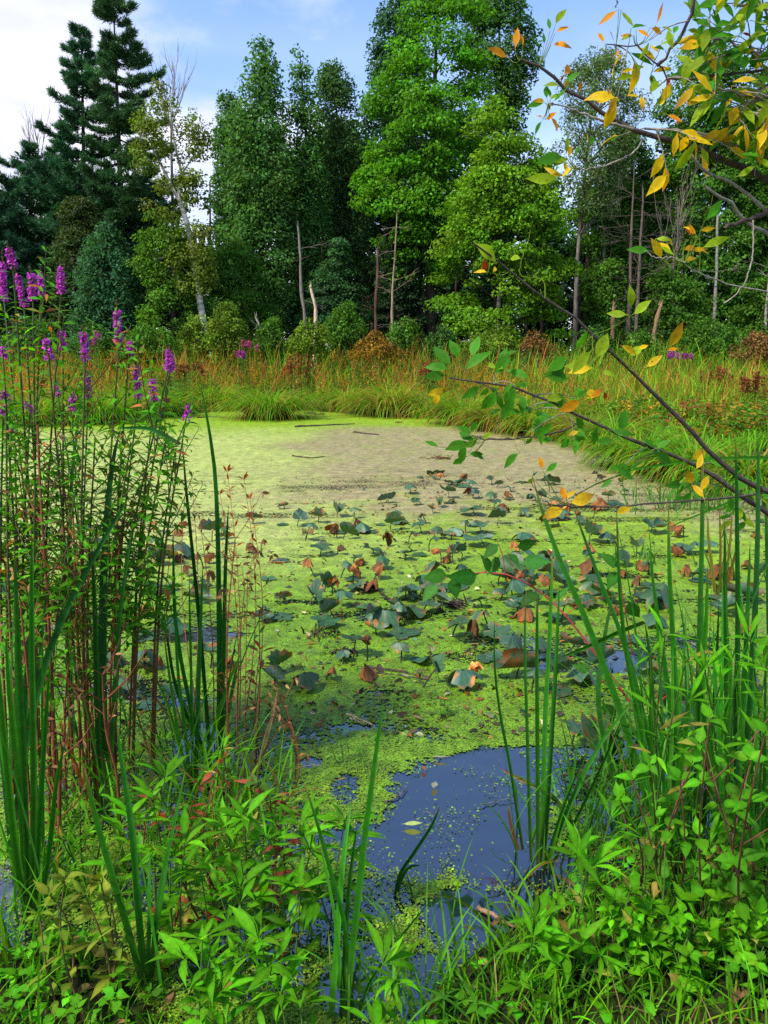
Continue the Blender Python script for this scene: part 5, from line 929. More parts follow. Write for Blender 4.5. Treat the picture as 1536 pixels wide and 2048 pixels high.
def grass_clump(label, px, py, n, h, w, col, lean=.25, dr=1.0, tan=.0, width=.0035, name='grass_clump', group='grass clumps at the near edge', cat='grass clump'):
    g = gnd(px, py); g[2] = max(base_z(g[0], g[1]), -.03); mb = MB(); B = g+np.stack([rng.normal(0, w*.4, n), rng.normal(0, w*.4, n), np.zeros(n)], -1)
    c = vary(col, n, .22, .07); t = rng.rand(n) < tan; c[t] = vary((.30, .20, .07), int(t.sum()), .3)
    arcs(mb, B, rng.rand(n)*6.28, h*rng.uniform(.5, 1.1, n), np.abs(rng.normal(lean*.4, lean*.6, n)), rng.uniform(.2, 1.6, n)*dr, width*rng.uniform(.7, 1.3, n), c, 8)
    tag(mb.build(name, M_GRASS, loc=g), label, cat, group)
GR = (.088, .275, .005)
for q in [('fine grass clump between the left cattails and the pond', 390, 1640, 60, .5, .25, GR), ('grass clump under the dead tan reeds', 490, 1620, 60, .42, .25, GR, .3, 1, .25), ('bright grass blades in the middle of the bottom thicket', 440, 1720, 50, .40, .22, (.08, .26, .015)), ('grass clump at the foot of the left edge cattails', 130, 1760, 60, .4, .3, GR), ('grass clump low by the bottom left corner', 60, 1960, 70, .3, .3, GR),
          ('tall bright grass in the right thicket', 1400, 1690, 80, .85, .35, (.06, .24, .014), .3, 1.1), ('tall bright grass by the right edge', 1500, 1660, 80, .9, .35, (.06, .24, .014), .3, 1.1), ('tall grass between the right cattails and the water', 1290, 1700, 70, .65, .28, (.06, .23, .014), .3, 1.1), ('grass standing in the shallow water by the slim cattail', 1170, 1720, 50, .5, .25, (.06, .22, .014), .3, 1.1), ('fine grass in the water behind the slim cattail', 1240, 1600, 40, .5, .25, (.06, .2, .014), .3, 1.),
          ('thin grass at the bottom right of the bold cattail', 800, 2020, 40, .30, .18, (.08, .26, .02)), ('arching grass at the bottom edge, centre', 880, 2040, 40, .30, .2, (.09, .28, .02), .4, 1.3), ('grass on the tongue of bank jutting into the water', 1030, 1960, 70, .26, .25, GR), ('fine grass behind the right cattails by the lily leaves', 1330, 1010, 90, .5, .7, (.06, .22, .014), .3, 1.0, .05, .006), ('grass at the right shore behind the arching bough', 1440, 1020, 90, .55, .7, (.06, .22, .014), .3, 1.0, .05, .006), ('pale thin grass among the lily leaves at right', 1290, 1130, 30, .35, .3, (.09, .22, .03), .4, 1.2, 0, .004), ('dark matted grass low on the left shallows', 250, 1500, 60, .3, .35, (.03, .12, .014), .5, 1.6)]:
    grass_clump(*q)
def bank_grass():
    mb = MB(); n = 42000; x = rng.uniform(-2.4, 3.6, n); y = rng.uniform(.75, 4.2, n); sd = pond_sd(x, y); keep = (sd > -.02) & (rng.rand(n) < np.clip(1.2-.22*y, .3, 1)) & (np.hypot(x, y) > .95); x, y, sd = x[keep], y[keep], sd[keep]; n = len(x)
    c = vary((.098, .290, .005), n, .32, .14); t = rng.rand(n) < .06; c[t] = vary((.30, .20, .07), int(t.sum()), .3)
    left = x < 0; L = rng.uniform(.08, .24, n)*np.where(left, .75, 1)*np.clip(.6+sd, .5, 1.1)
    arcs(mb, np.stack([x, y, gz(x, y, sd)-.01], -1), rng.rand(n)*6.28, L, np.abs(rng.normal(.25, .25, n)), rng.uniform(.2, 1.6, n), rng.uniform(.0014, .0034, n), c, 6)
    tag(mb.build('bank_grass', M_GRASS), 'fine bright grass on the near banks', 'grass', kind='stuff')
    mb = MB(); n = 11000; x = rng.uniform(-2.2, 3.4, n); y = rng.uniform(.8, 3.4, n); sd = pond_sd(x, y); k = (sd > .0) & (np.hypot(x, y) > 1.0) & (((x < 0) & (rng.rand(n) < .55) & (sd > .08)) | (rng.rand(n) < .25)); x, y, sd = x[k], y[k], sd[k]; n = len(x); z = gz(x, y, sd)+rng.uniform(.015, .11, n)
    a = rng.rand(n*3)*6.28; i = np.repeat(np.arange(n), 3); C = np.stack([x[i], y[i], z[i]], -1); A = np.stack([np.cos(a), np.sin(a), rng.normal(.15, .3, n*3)], -1)
    leaves(mb, C, A, np.array([0, 0, 1.])+.25*rng.normal(size=(n*3, 3)), rng.uniform(.018, .045, n*3), rng.uniform(.007, .014, n*3), .4, .1, vary((.072, .27, .008), n, .28, .12)[i], 'ovate', 1.2)
    tag(mb.build('ground_cover', M_NEAR), 'small round-leaved ground cover on the near banks', 'ground cover', kind='stuff')
    mb = MB(); n = 700; x = rng.uniform(-2.4, 3.2, n); y = rng.uniform(.9, 3.2, n); sd = pond_sd(x, y); k = sd > -.1; x, y, sd = x[k], y[k], sd[k]; n = len(x); a = rng.rand(n)*6.28
    leaves(mb, np.stack([x, y, np.maximum(gz(x, y, sd), 0)+.012], -1), np.stack([np.cos(a), np.sin(a), rng.normal(.05, .15, n)], -1), np.array([0, 0, 1.])+.3*rng.normal(size=(n, 3)), rng.uniform(.04, .10, n), rng.uniform(.006, .016, n), .2, .2, vary((.16, .09, .035), n, .5, .12), 'lance', 1.1)
    tag(mb.build('leaf_litter', M_DEAD), 'brown leaf litter on the near banks', 'leaf litter', kind='stuff')
bank_grass()

# ---- purple loosestrife on the left
def spike(root, top, bot, n=1.0):
    top = np.asarray(top); bot = np.asarray(bot); L = np.linalg.norm(top-bot); ax = nrm(top-bot); mb = MB(); K = 8; t = np.linspace(0, 1, K)[:, None]
    tube(mb, bot*(1-t)+top*t, np.linspace(.0028, .0014, K), (.10, .05, .03), 5, 1)
    m = int(L/.0075); tt = np.repeat(np.linspace(.0, .72, m), 5); n_ = len(tt); a = rng.rand(n_)*6.28; e1 = nrm(np.cross(ax, [0, 1., .1])); e2 = np.cross(ax, e1)
    o = e1*np.cos(a)[:, None]+e2*np.sin(a)[:, None]; rr = .0125*(1-.45*tt)*(.75+.35*(np.sin(tt*L*260) > -.2)); C = bot+ax*(tt*L)[:, None]+o*rr[:, None]*.55
    gap = rng.rand(n_) < .85; C, o, tt2 = C[gap], o[gap], tt[gap]; n_ = len(C)
    for k in range(3):
        d = nrm(o+.9*rng.normal(size=(n_, 3))); leaves(mb, C, d, nrm(ax+.6*rng.normal(size=(n_, 3))), .0118, .0038, .3, .1, vary((.64, .095, .58), n_, .28, .10), 'ellip', .7)
    m = int(L/.006); tt = rng.uniform(.0, 1, m*3); a = rng.rand(m*3)*6.28; o = e1*np.cos(a)[:, None]+e2*np.sin(a)[:, None]; C = bot+ax*(tt*L)[:, None]+o*.002
    leaves(mb, C, nrm(o+ax*.9), nrm(ax-o*.5), .011*(1.1-.6*tt), .0025, .1, .1, vary((.14, .055, .030), m*3, .3), 'ovate', 1., mat=1)
    mb.build('flower_spike', [M_PETAL, M_STEM], root)
LOO = (.066, .235, .008)
def loosestrife(label, foot, stems, Y=None, lean=0, green=1.0, side=7, bare=.42):
    g = gnd(*foot) if Y is None else at(foot[0], foot[1], Y); Y = g[1]; root = thing('loosestrife', label, 'purple loosestrife', (g[0], g[1], max(-.05, base_z(g[0], g[1]))), 'purple loosestrife on the left')
    sm = MB(); lm = MB()
    for s_ in stems:
        (tx, ty), (bx, by) = s_[0], s_[1]; dY = s_[2] if len(s_) > 2 else rng.uniform(-.25, .25); top = at(tx, ty, Y+dY); bot = at(bx, by, Y+dY)
        f = g+np.array([rng.normal(0, .03), rng.normal(0, .03), -.06]); mid_ = f*.45+bot*.55+np.array([rng.normal(0, .03), 0, .02]); mid_[:2] = f[:2]*.6+bot[:2]*.4
        P = spline([f, mid_, bot], 16); tube(sm, P, np.linspace(.0058, .0026, 16), np.linspace(0, 1, 16)[:, None]*np.array([.05, .09, .02])+(1-np.linspace(0, 1, 16)[:, None])*np.array([.19, .050, .022]), 6)
        if ty < by-6 and s_[0] != s_[1]: spike(root, top, bot)
        Ls = np.linalg.norm(bot-f); stem_leaves(lm, P, int(Ls*(1-bare)/.042), .088, .22, 'lance', LOO, .35, .5, True, bare, .99, .35, alt=(.05, (.3, .1, .03)))
        for q in range(side-1):
            u = rng.uniform(bare-.05, .95); j = int(u*15); a = rng.rand()*6.28; d = nrm(np.array([math.cos(a), math.sin(a)*.7, 1.0])); Lb = rng.uniform(.14, .34); B = spline([P[j], P[j]+d*Lb*.5, P[j]+d*Lb+np.array([0, 0, .05])], 6)
            tube(sm, B, np.linspace(.0022, .001, 6), (.09, .07, .025), 4); stem_leaves(lm, B, int(Lb/.022), .062, .23, 'lance', LOO, .4, .45, True, .2, 1.0, .4, alt=(.06, (.3, .1, .03)))
    sm.build('stem', M_STEM, root); lm.build('foliage', M_NEAR, root)
loosestrife('tallest loosestrife at the left edge with several fat purple spikes', (95, 1600), [((14, 488), (26, 532)), ((28, 530), (48, 610)), ((60, 532), (66, 598)), ((80, 532), (82, 588)), ((120, 518), (122, 585)), ((4, 500), (8, 600))], Y=2.75)
loosestrife('loosestrife with one tall isolated purple spike', (212, 1560), [((232, 600), (238, 684)), ((262, 680), (258, 706)), ((340, 690), (336, 740))], Y=2.7, side=7)
loosestrife('loosestrife with three short spikes in a row below the tall one', (160, 1580), [((88, 668), (98, 716)), ((122, 652), (126, 700)), ((166, 650), (170, 718))], Y=2.65, side=7)
loosestrife('loosestrife with a purple spike before the dark thin cattail blade', (190, 1520), [((173, 725), (176, 795)), ((148, 780), (142, 818)), ((112, 760), (116, 790))], Y=2.9, side=7)
loosestrife('loosestrife with a long spike and a short reddish one', (265, 1540), [((271, 712), (276, 795)), ((302, 745), (308, 800)), ((338, 690), (341, 735))], Y=2.8, side=7)
loosestrife('loosestrife leaning right with a tiny purple tip over the duckweed', (300, 1500), [((382, 805), (372, 838)), ((350, 900), (350, 905)), ((330, 880), (330, 885))], Y=2.7, side=8)
loosestrife('leafy loosestrife at the left edge with low small purple flowers', (40, 1560), [((4, 690), (6, 715)), ((10, 780), (12, 800)), ((2, 805), (6, 830)), ((22, 850), (22, 868)), ((50, 800), (60, 820))], Y=2.55, side=7)
loosestrife('bushy flowerless loosestrife with many small dark leaves', (180, 1640), [((120, 880), (120, 885)), ((190, 870), (190, 875)), ((262, 880), (262, 885))], Y=2.6, side=8, bare=.36)
loosestrife('flowerless loosestrife with brown lower stems by the left edge', (90, 1690), [((70, 960), (70, 965)), ((30, 900), (30, 905)), ((150, 980), (150, 985))], Y=2.45, side=7, bare=.40)
def red_loose():
    root = leafy('loosestrife', 'slender loosestrife with orange-red leaves rising over the duckweed', 'purple loosestrife', [(488, 960, 1.0), (455, 945, 1.02), (500, 1000, .95), (440, 990, .97)], .055, .24, 'lance', (.22, .09, .025), (.19, .05, .025), .045, .7, .3, True, r=.003, rosette=3, t0=.55, group='purple loosestrife on the left', foot=(460, 1560), alt=(.5, (.36, .07, .02)))
    leafy('loosestrife', 'thin loosestrife with a few red leaves left of the orange-red one', 'purple loosestrife', [(372, 965, 1.0), (385, 975, .98), (400, 1040, .88), (350, 1060, .86)], .045, .22, 'lance', (.14, .11, .03), (.19, .05, .025), .05, .6, .3, True, r=.003, rosette=3, t0=.55, group='purple loosestrife on the left', foot=(420, 1540), alt=(.3, (.34, .07, .02)))
red_loose()
def dry_stalk(label, pts, r=.004, col=(.20, .055, .022), tw=10):
    g = gnd(*pts[-1]); Y = g[1]; P = spline([at(x, y, Y) for x, y in pts[::-1]], 14); P[0, 2] = -.05; root = thing('dry_stalk', label, 'dry stalk', (g[0], g[1], 0), 'dry stalks among the left plants'); sm = MB(); tube(sm, P, np.linspace(r, r*.5, 14), col, 6); lm = MB()
    for i in range(tw):
        j = rng.randint(5, 14); a = rng.rand()*6.28; d = nrm(np.array([math.cos(a), math.sin(a), .9])); L = rng.uniform(.06, .2); B = [P[j], P[j]+d*L*.6, P[j]+d*L+np.array([0, 0, .03])]; tube(sm, B, [r*.4, r*.3, r*.2], col, 4); m = 4
        leaves(lm, np.array(B)[rng.randint(1, 3, m)], rdir(m)+np.array([0, 0, -.3]), rdir(m)+np.array([0, 0, .5]), .035, .005, .7, .3, vary((.16, .08, .03), m, .4), 'lance')
    sm.build('stem', M_STEM, root); lm.build('foliage', M_DEAD, root)
for l, pts, r in [('stout reddish brown stalk standing at the left, tallest of the bare ones', [(75, 850), (82, 1000), (95, 1200), (105, 1400), (112, 1660)], .007), ('reddish stalk left of the stout dark cattail', [(145, 1000), (152, 1200), (158, 1400), (160, 1620)], .005), ('brown stalk leaning right towards the pond', [(245, 1040), (235, 1150), (222, 1350), (215, 1600)], .006), ('thin dark red stalk beside the middle cattail pair', [(470, 1080), (455, 1250), (455, 1420), (462, 1600)], .004), ('second thin red stalk by the middle cattail pair', [(490, 1170), (478, 1300), (474, 1450), (480, 1600)], .003),
                  ('bare brown stalk near the left edge', [(40, 1200), (60, 1400), (75, 1600), (90, 1740)], .005), ('dark brown broken stalk at the foot of the left stems', [(130, 1450), (120, 1560), (118, 1760)], .008), ('thin stalk with seed heads at the pond edge of the left plants', [(495, 1150), (493, 1250), (490, 1420), (488, 1590)], .002), ('leaning brown stalk in the left shallows', [(190, 1120), (150, 1250), (130, 1420), (135, 1640)], .004), ('short red stalk slanting in the left tangle', [(255, 1370), (275, 1430), (300, 1510), (330, 1580)], .004), ('dark stalk looping out over the water right of the dead reeds', [(560, 1385), (592, 1480), (596, 1560), (560, 1620)], .003), ('brown crooked stalk in the left shade', [(205, 1350), (212, 1460), (235, 1560), (240, 1680)], .006)]:
    dry_stalk(l, pts, r)

for l, foot, tips in [('fresh cattail fan low in the right thicket, nearest the grassy bank', (1330, 1800), [(1262, 1390), (1300, 1330), (1345, 1290), (1385, 1360), (1320, 1480)]), ('cattail fan rising through the dogwood leaves at the right', (1450, 1810), [(1392, 1300), (1428, 1240), (1462, 1280), (1500, 1340), (1415, 1420)]), ('cattail fan at the right edge in front of the dogwood', (1520, 1800), [(1478, 1350), (1512, 1230), (1534, 1300), (1490, 1480)])]:
    cattail(l, foot, [([(tx, ty), ((tx*2+foot[0])/3+rng.uniform(-8, 8), ty+(foot[1]-ty)*.33), ((tx+foot[0]*2)/3, ty+(foot[1]-ty)*.66), (foot[0]+(tx-foot[0])*.08, foot[1]-5)], rng.uniform(9, 14), dict(col=CAT_B if rng.rand() < .5 else CAT_M)) for tx, ty in tips], extra=3, exh=.7)
# ---- red dogwood stem on the right
def red_dogwood():
    Y = 2.9; g = at(1330, 1700, Y); g[2] = 0; root = thing('dogwood_shrub', 'red-stemmed dogwood arching left over the lily leaves', 'dogwood shrub', g); sm = MB(); lm = MB(); red = (.33, .035, .035)
    def br(pts, r0, r1, n=14): P = spline([at(x, y, Y+d) for x, y, d in pts], n); tube(sm, P, np.linspace(r0, r1, n), red, 6); return P
    M = br([(1390, 1620, 0), (1330, 1520, 0), (1270, 1420, 0), (1200, 1320, .05), (1130, 1230, .1), (1075, 1180, .15), (1010, 1148, .2), (940, 1146, .25)], .0065, .0028, 20); P0 = spline([g, at(1390, 1620, Y)], 5); tube(sm, P0, np.linspace(.008, .0065, 5), red, 6)
    A = [br([(1010, 1148, .2), (1005, 1110, .2), (995, 1085, .2)], .0024, .0016, 6), br([(1075, 1180, .15), (1030, 1140, .15), (1015, 1105, .15)], .0022, .0015, 6), br([(940, 1146, .25), (905, 1150, .25), (875, 1165, .25)], .0026, .0014, 6), br([(1265, 1310, 0), (1250, 1220, 0), (1238, 1140, .05)], .003, .002, 8), br([(1240, 1390, 0), (1180, 1345, 0)], .0022, .0014, 5), br([(1300, 1420, 0), (1360, 1370, 0), (1420, 1330, 0)], .003, .0015, 6), br([(1320, 1510, 0), (1240, 1475, 0), (1190, 1450, 0)], .003, .0015, 6), br([(1400, 1640, -.1), (1330, 1610, -.2), (1280, 1580, -.3)], .004, .002, 8), br([(1130, 1230, .1), (1180, 1200, .1), (1250, 1190, .1)], .002, .0012, 5)]
    T = [(875, 1165, -28, 40), (900, 1150, -60, -2), (1000, 1110, -20, 42), (960, 1146, -62, 28), (1030, 1095, 50, -12), (1000, 1088, -40, 24), (1015, 1105, 30, 26), (1040, 1130, 62, -18), (905, 1150, 10, 52), (1075, 1180, -30, 34), (980, 1148, -8, -46), (1238, 1140, -36, -46), (1238, 1140, -28, 40), (1180, 1345, -34, -20), (1420, 1330, 46, -20), (1190, 1450, 40, -30), (1215, 1460, 12, 62), (1240, 1475, -6, 50), (1195, 1448, -50, 10), (1280, 1580, -50, 14), (1250, 1190, 34, 22), (1255, 1200, 18, 46), (1110, 1205, 26, -40), (1090, 1190, -40, 10), (1228, 1135, 10, -60), (1370, 1370, 30, 40), (1205, 1400, 20, 60)]
    C = np.array([at(x, y, Y+.1) for x, y, _, _ in T]); D = np.array([at(x+dx, y+dy, Y+.1+rng.normal(0, .03)) for x, y, dx, dy in T])-C; L = np.linalg.norm(D, axis=1)
    leaves(lm, C, D, np.array([0, -.7, .7])+.4*rng.normal(size=(len(C), 3)), L, L*.26, .3, .15, vary((.040, .165, .022), len(C), .2), 'ovate', 1.3, rng.normal(0, .2, len(C)))
    for B in A[3:]: stem_leaves(lm, B, 5, .06, .5, 'ovate', (.045, .175, .02), .4, .5, True, .3, 1)
    sm.build('stem', M_STEM, root); lm.build('foliage', M_NEAR, root)
red_dogwood()

# ---- the tree overhanging from the right
def overhang():
    tx = 1.62; ty = 2.55; root = thing('overhanging_tree', 'dark-limbed young tree reaching in from the right with yellow and green leaves', 'tree', (tx, ty, base_z(tx, ty)))
    dark = hexc('#4a3f38'); grey = hexc('#8d8578'); tm = MB(); tube(tm, spline([(tx, ty, -.05), (tx+.05, ty, .8), (tx-.02, ty+.05, 1.7), (tx+.06, ty, 2.6), (tx+.05, ty, 3.4)], 14), np.linspace(.05, .022, 14), dark, 9); tm.build('trunk', M_TWIG, root)
    Gc = (.060, .250, .010); Lg = (.26, .40, .010); Yc = (.72, .48, .010); Oc = (.72, .30, .008); Rc = (.26, .040, .014); Bc = (.22, .08, .03)
    pal = {'g': Gc, 'l': Lg, 'y': Yc, 'o': Oc, 'r': Rc, 'b': Bc}
    def branch(pts, rpx0, rpx1, col, Y0=2.45, Y1=2.3, leafs=(), rnd=0, mix='gly', Lr=(.06, .10), subs=(), wr=.30, hang=.3):
        n = 22; k = np.linspace(0, 1, len(pts)); P = spline([at(x, y, Y0+(Y1-Y0)*t) for (x, y), t in zip(pts, k)], n); P += rng.normal(0, .0025, P.shape)*np.linspace(.2, 1, n)[:, None]; m = mpp(2.4)
        mb = MB(); rad = np.linspace(rpx0, rpx1, n)*m*.5*(1+rng.normal(0, .05, n)); tube(mb, P, rad, np.asarray(col), 8)
        for q in range(int(n*.5)): j = rng.randint(2, n-1); tube(mb, [P[j], P[j]+rdir(1)[0]*rad[j]*1.7], [rad[j]*.5, rad[j]*.15], np.asarray(col)*.8, 4)
        lm = MB(); C, D, cc, Nn, LL, tp = [], [], [], [], [], []
        for (x, y, dx, dy, c) in leafs:
            Yl = Y1+(Y0-Y1)*rng.uniform(0, .4); a = at(x, y, Yl); b = at(x+dx, y+dy, Yl+rng.uniform(-.04, .04)); C.append(a); D.append(b-a); cc.append(pal[c]); LL.append(np.linalg.norm(b-a)); Nn.append(np.array([rng.normal(0, .3), -1.0, .35+rng.normal(0, .25)])); tp.append(.75 if c in 'oy' and rng.rand() < .3 else 0)
            f = int(np.argmin(np.linalg.norm(P-a, axis=1))); dist = np.linalg.norm(P[f]-a)
            if dist < .16: tube(mb, spline([P[f], (P[f]+a)/2+np.array([0, 0, -.01]), a], 4), [.0012, .0010, .0008, .0007], np.array(Lg)*.4, 4)
        for q in range(rnd):
            u = rng.uniform(.12, 1.0); j = int(u*(n-1)); d = nrm(rng.normal(size=3)*np.array([1, .8, .7])+np.array([0, 0, .15])); Lb = rng.uniform(.05, .2); B = spline([P[j], P[j]+d*Lb*.5, P[j]+d*Lb-np.array([0, 0, .02])], 5); tube(mb, B, np.linspace(.0022, .001, 5), np.array(grey)*.8, 4)
            for w in range(rng.randint(2, 6)):
                s = B[rng.randint(2, 5)]; dd = nrm(d*.6+rng.normal(size=3)*.7+np.array([0, 0, -hang])); l = rng.uniform(*Lr); C.append(s); D.append(dd*l); LL.append(l); c = mix[rng.randint(len(mix))]; cc.append(pal[c]); Nn.append(np.array([rng.normal(0, .5), -.9, .5])); tp.append(.7 if c in 'oy' and rng.rand() < .25 else 0)
        bo = mb.build('branch', M_TWIG, root)
        if C:
            n_ = len(C); LL = np.array(LL); c = np.array(cc)*np.exp(rng.normal(0, .14, (n_, 1))); leaves(lm, np.array(C), np.array(D), np.array(Nn), LL, LL*wr*.5*rng.uniform(.85, 1.2, n_), np.abs(rng.normal(.3, .25, n_)), .22, c, 'ellip', .85, rng.normal(0, .18, n_), wav=.10, tipcol=np.array(Rc), tipmix=np.array(tp))
            lo = lm.build('foliage', M_YEL); lo.parent = bo; lo.matrix_parent_inverse.identity(); lo.location = (0, 0, 0)
        return P
    branch([(1720, 470), (1600, 405), (1536, 360), (1470, 330), (1400, 300), (1330, 277), (1260, 258), (1200, 222), (1150, 188), (1110, 158), (1075, 132), (1040, 118)], 20, 4, dark, leafs=[(1018, 117, -42, -26, 'o'), (1030, 100, 5, -46, 'o'), (1046, 94, -2, -42, 'o'), (1110, 52, 16, -44, 'l'), (1110, 66, 31, -20, 'o'), (1102, 90, 44, -10, 'o'), (1100, 62, -2, -30, 'g'), (1082, 98, -15, -26, 'g'), (1088, 90, 2, -26, 'g'), (1127, 150, 20, -26, 'o'), (1126, 168, 35, -28, 'g'), (1120, 172, -32, -14, 'l'), (1122, 165, 2, -16, 'r'), (1155, 185, 12, -18, 'o'), (1128, 176, 10, -16, 'y'), (1350, 268, 30, 4, 'y'), (1370, 278, 40, -4, 'y'), (1360, 285, -14, 16, 'y'), (1400, 290, 18, 40, 'l'), (1380, 270, 30, 40, 'y'), (1438, 282, 40, -8, 'y'), (1410, 300, 10, 28, 'l'), (1480, 285, 45, -30, 'y'), (1500, 300, 30, -34, 'y'), (1470, 355, 45, -20, 'l'), (1520, 350, 22, -10, 'g')], rnd=0)
    branch([(1266, 258), (1200, 240), (1150, 222), (1118, 210), (1095, 206)], 6, 2, grey, Y0=2.36, leafs=[(1090, 206, -40, 2, 'g'), (1095, 200, -12, -34, 'g'), (1100, 198, 2, -26, 'g'), (1092, 205, -24, -12, 'y'), (1098, 202, 22, -26, 'l'), (1105, 204, 26, -20, 'g'), (1084, 238, -14, -18, 'y'), (1090, 240, 22, -14, 'o'), (1100, 234, 24, 20, 'o'), (1086, 240, -24, 26, 'g'), (1098, 206, -2, 14, 'o')])
    branch([(1690, 400), (1600, 345), (1536, 316), (1480, 296), (1420, 272), (1350, 262), (1290, 258)], 11, 4, grey, leafs=[(1440, 280, 38, 2, 'y'), (1445, 262, -30, 6, 'y'), (1510, 262, 14, -30, 'y')], rnd=5, mix='lygy')
    branch([(1640, -150), (1500, -90), (1398, -20), (1380, 40), (1356, 80), (1330, 115), (1315, 133)], 10, 5, dark, Y0=2.2, leafs=[(1376, 40, 36, -28, 'g'), (1372, 60, 34, 0, 'l'), (1350, 85, -28, -8, 'l'), (1346, 70, 8, -28, 'g'), (1362, 66, -10, 22, 'g'), (1384, 22, -10, -26, 'l'), (1380, 30, 30, 20, 'l'), (1400, 20, 42, -20, 'g'), (1330, 100, -16, -12, 'g')], rnd=8, mix='lgygl', Lr=(.05, .085))
    branch([(1640, 130), (1536, 138), (1430, 152), (1345, 160), (1318, 134), (1290, 108), (1272, 92), (1240, 92), (1212, 86)], 6, 2, dark, Y0=2.3, leafs=[(1238, 18, -42, 32, 'o'), (1242, 20, 18, 32, 'l'), (1262, 58, 26, -20, 'g'), (1210, 86, -18, -22, 'o'), (1228, 84, -6, -22, 'r'), (1238, 94, 4, 12, 'o'), (1268, 70, -30, 4, 'o'), (1266, 72, -26, 4, 'l'), (1272, 60, 30, 8, 'o'), (1300, 55, 30, 14, 'o'), (1312, 50, 20, -42, 'o'), (1320, 55, 28, -4, 'l'), (1325, 80, 24, -16, 'l'), (1302, 90, 10, 10, 'y'), (1345, 160, -22, 46, 'y'), (1340, 158, -8, 4, 'r'), (1330, 200, -10, 8, 'y'), (1310, 165, -16, 18, 'y'), (1300, 150, 10, 22, 'r'), (1320, 160, -22, 18, 'l'), (1270, 140, -26, -4, 'y'), (1268, 150, -34, 4, 'l'), (1222, 195, -2, -24, 'o'), (1222, 200, -32, 4, 'y'), (1226, 202, 20, -10, 'l'), (1280, 192, 12, 20, 'y'), (1278, 192, -16, -2, 'y'), (1332, 228, 34, 14, 'o'), (1364, 240, -10, 4, 'o')], rnd=7, mix='lyylg')
    branch([(1236, -40), (1234, -5), (1232, 16)], 2.5, 1.5, grey, Y0=2.2); branch([(1660, 30), (1560, -10), (1500, -20), (1536, 30), (1560, 60)], 6, 4, grey, rnd=6, mix='ggly')
    branch([(1700, 150), (1600, 120), (1536, 112), (1490, 98), (1455, 78), (1430, 68), (1405, 40)], 8, 3, grey, Y0=2.25, leafs=[(1440, 60, -10, -46, 'g'), (1448, 56, 14, -20, 'g'), (1482, 66, 24, 2, 'r'), (1440, 5, 38, 18, 'g'), (1482, 12, 30, -10, 'o'), (1500, 30, 34, -26, 'l')], rnd=34, mix='gglglyg', Lr=(.055, .095))
    branch([(1700, 240), (1620, 215), (1536, 200), (1480, 188), (1430, 175)], 7, 3, grey, Y0=2.3, rnd=34, mix='ggllgly', Lr=(.055, .095))
    branch([(1700, 300), (1600, 260), (1536, 232), (1490, 225), (1450, 232)], 6, 3, grey, Y0=2.25, rnd=30, mix='gllgyly', Lr=(.055, .095))
    branch([(1690, 60), (1600, 40), (1536, 20), (1470, 10)], 6, 3, grey, Y0=2.2, rnd=30, mix='ggglyl', Lr=(.055, .10))
    branch([(1285, 280), (1272, 300), (1245, 318), (1200, 333), (1165, 337), (1150, 336)], 4, 2, grey, leafs=[(1146, 334, -26, 14, 'y'), (1120, 352, -64, 18, 'l'), (1130, 352, -46, -6, 'y'), (1140, 318, -38, -2, 'l'), (1132, 314, -62, -2, 'g'), (1132, 312, 4, -44, 'l'), (1138, 316, 2, -30, 'y'), (1144, 320, 18, -28, 'g'), (1130, 320, 0, 28, 'y'), (1120, 318, -30, -8, 'g'), (1175, 290, 2, -24, 'y'), (1178, 292, 14, -34, 'g')])
    branch([(1800, 640), (1650, 520), (1536, 425), (1490, 385), (1440, 355), (1410, 342), (1375, 306)], 10, 5, grey); branch([(1820, 620), (1650, 540), (1536, 470), (1490, 445), (1460, 405), (1430, 388), (1410, 373)], 11, 5, grey, leafs=[(1415, 440, 34, -36, 'g')]); branch([(1700, 380), (1600, 400), (1536, 424), (1490, 442), (1447, 456)], 12, 7, dark)
    branch([(1760, 640), (1640, 610), (1536, 585), (1450, 566), (1400, 545), (1370, 527)], 4, 2, grey, leafs=[(1325, 520, -20, -46, 'y'), (1312, 484, 38, 14, 'y'), (1302, 502, -46, -6, 'g'), (1310, 478, 30, -4, 'l'), (1388, 472, -20, -16, 'r'), (1384, 474, 6, -26, 'o'), (1392, 472, -6, -30, 'y'), (1400, 462, 28, -10, 'y'), (1410, 440, 38, -38, 'g'), (1366, 500, 26, -6, 'o'), (1382, 500, 28, -4, 'y'), (1402, 500, 12, 4, 'y'), (1368, 525, 24, -18, 'y'), (1400, 498, 64, -32, 'l'), (1360, 520, -16, -6, 'l'), (1345, 495, -6, -24, 'y'), (1318, 490, 30, 22, 'l')]); branch([(1370, 525), (1345, 515), (1310, 515), (1290, 500)], 2.2, 1.5, grey, Y0=2.3); branch([(1506, 440), (1504, 520), (1485, 572), (1462, 597), (1448, 605)], 3, 2, grey, Y0=2.3)
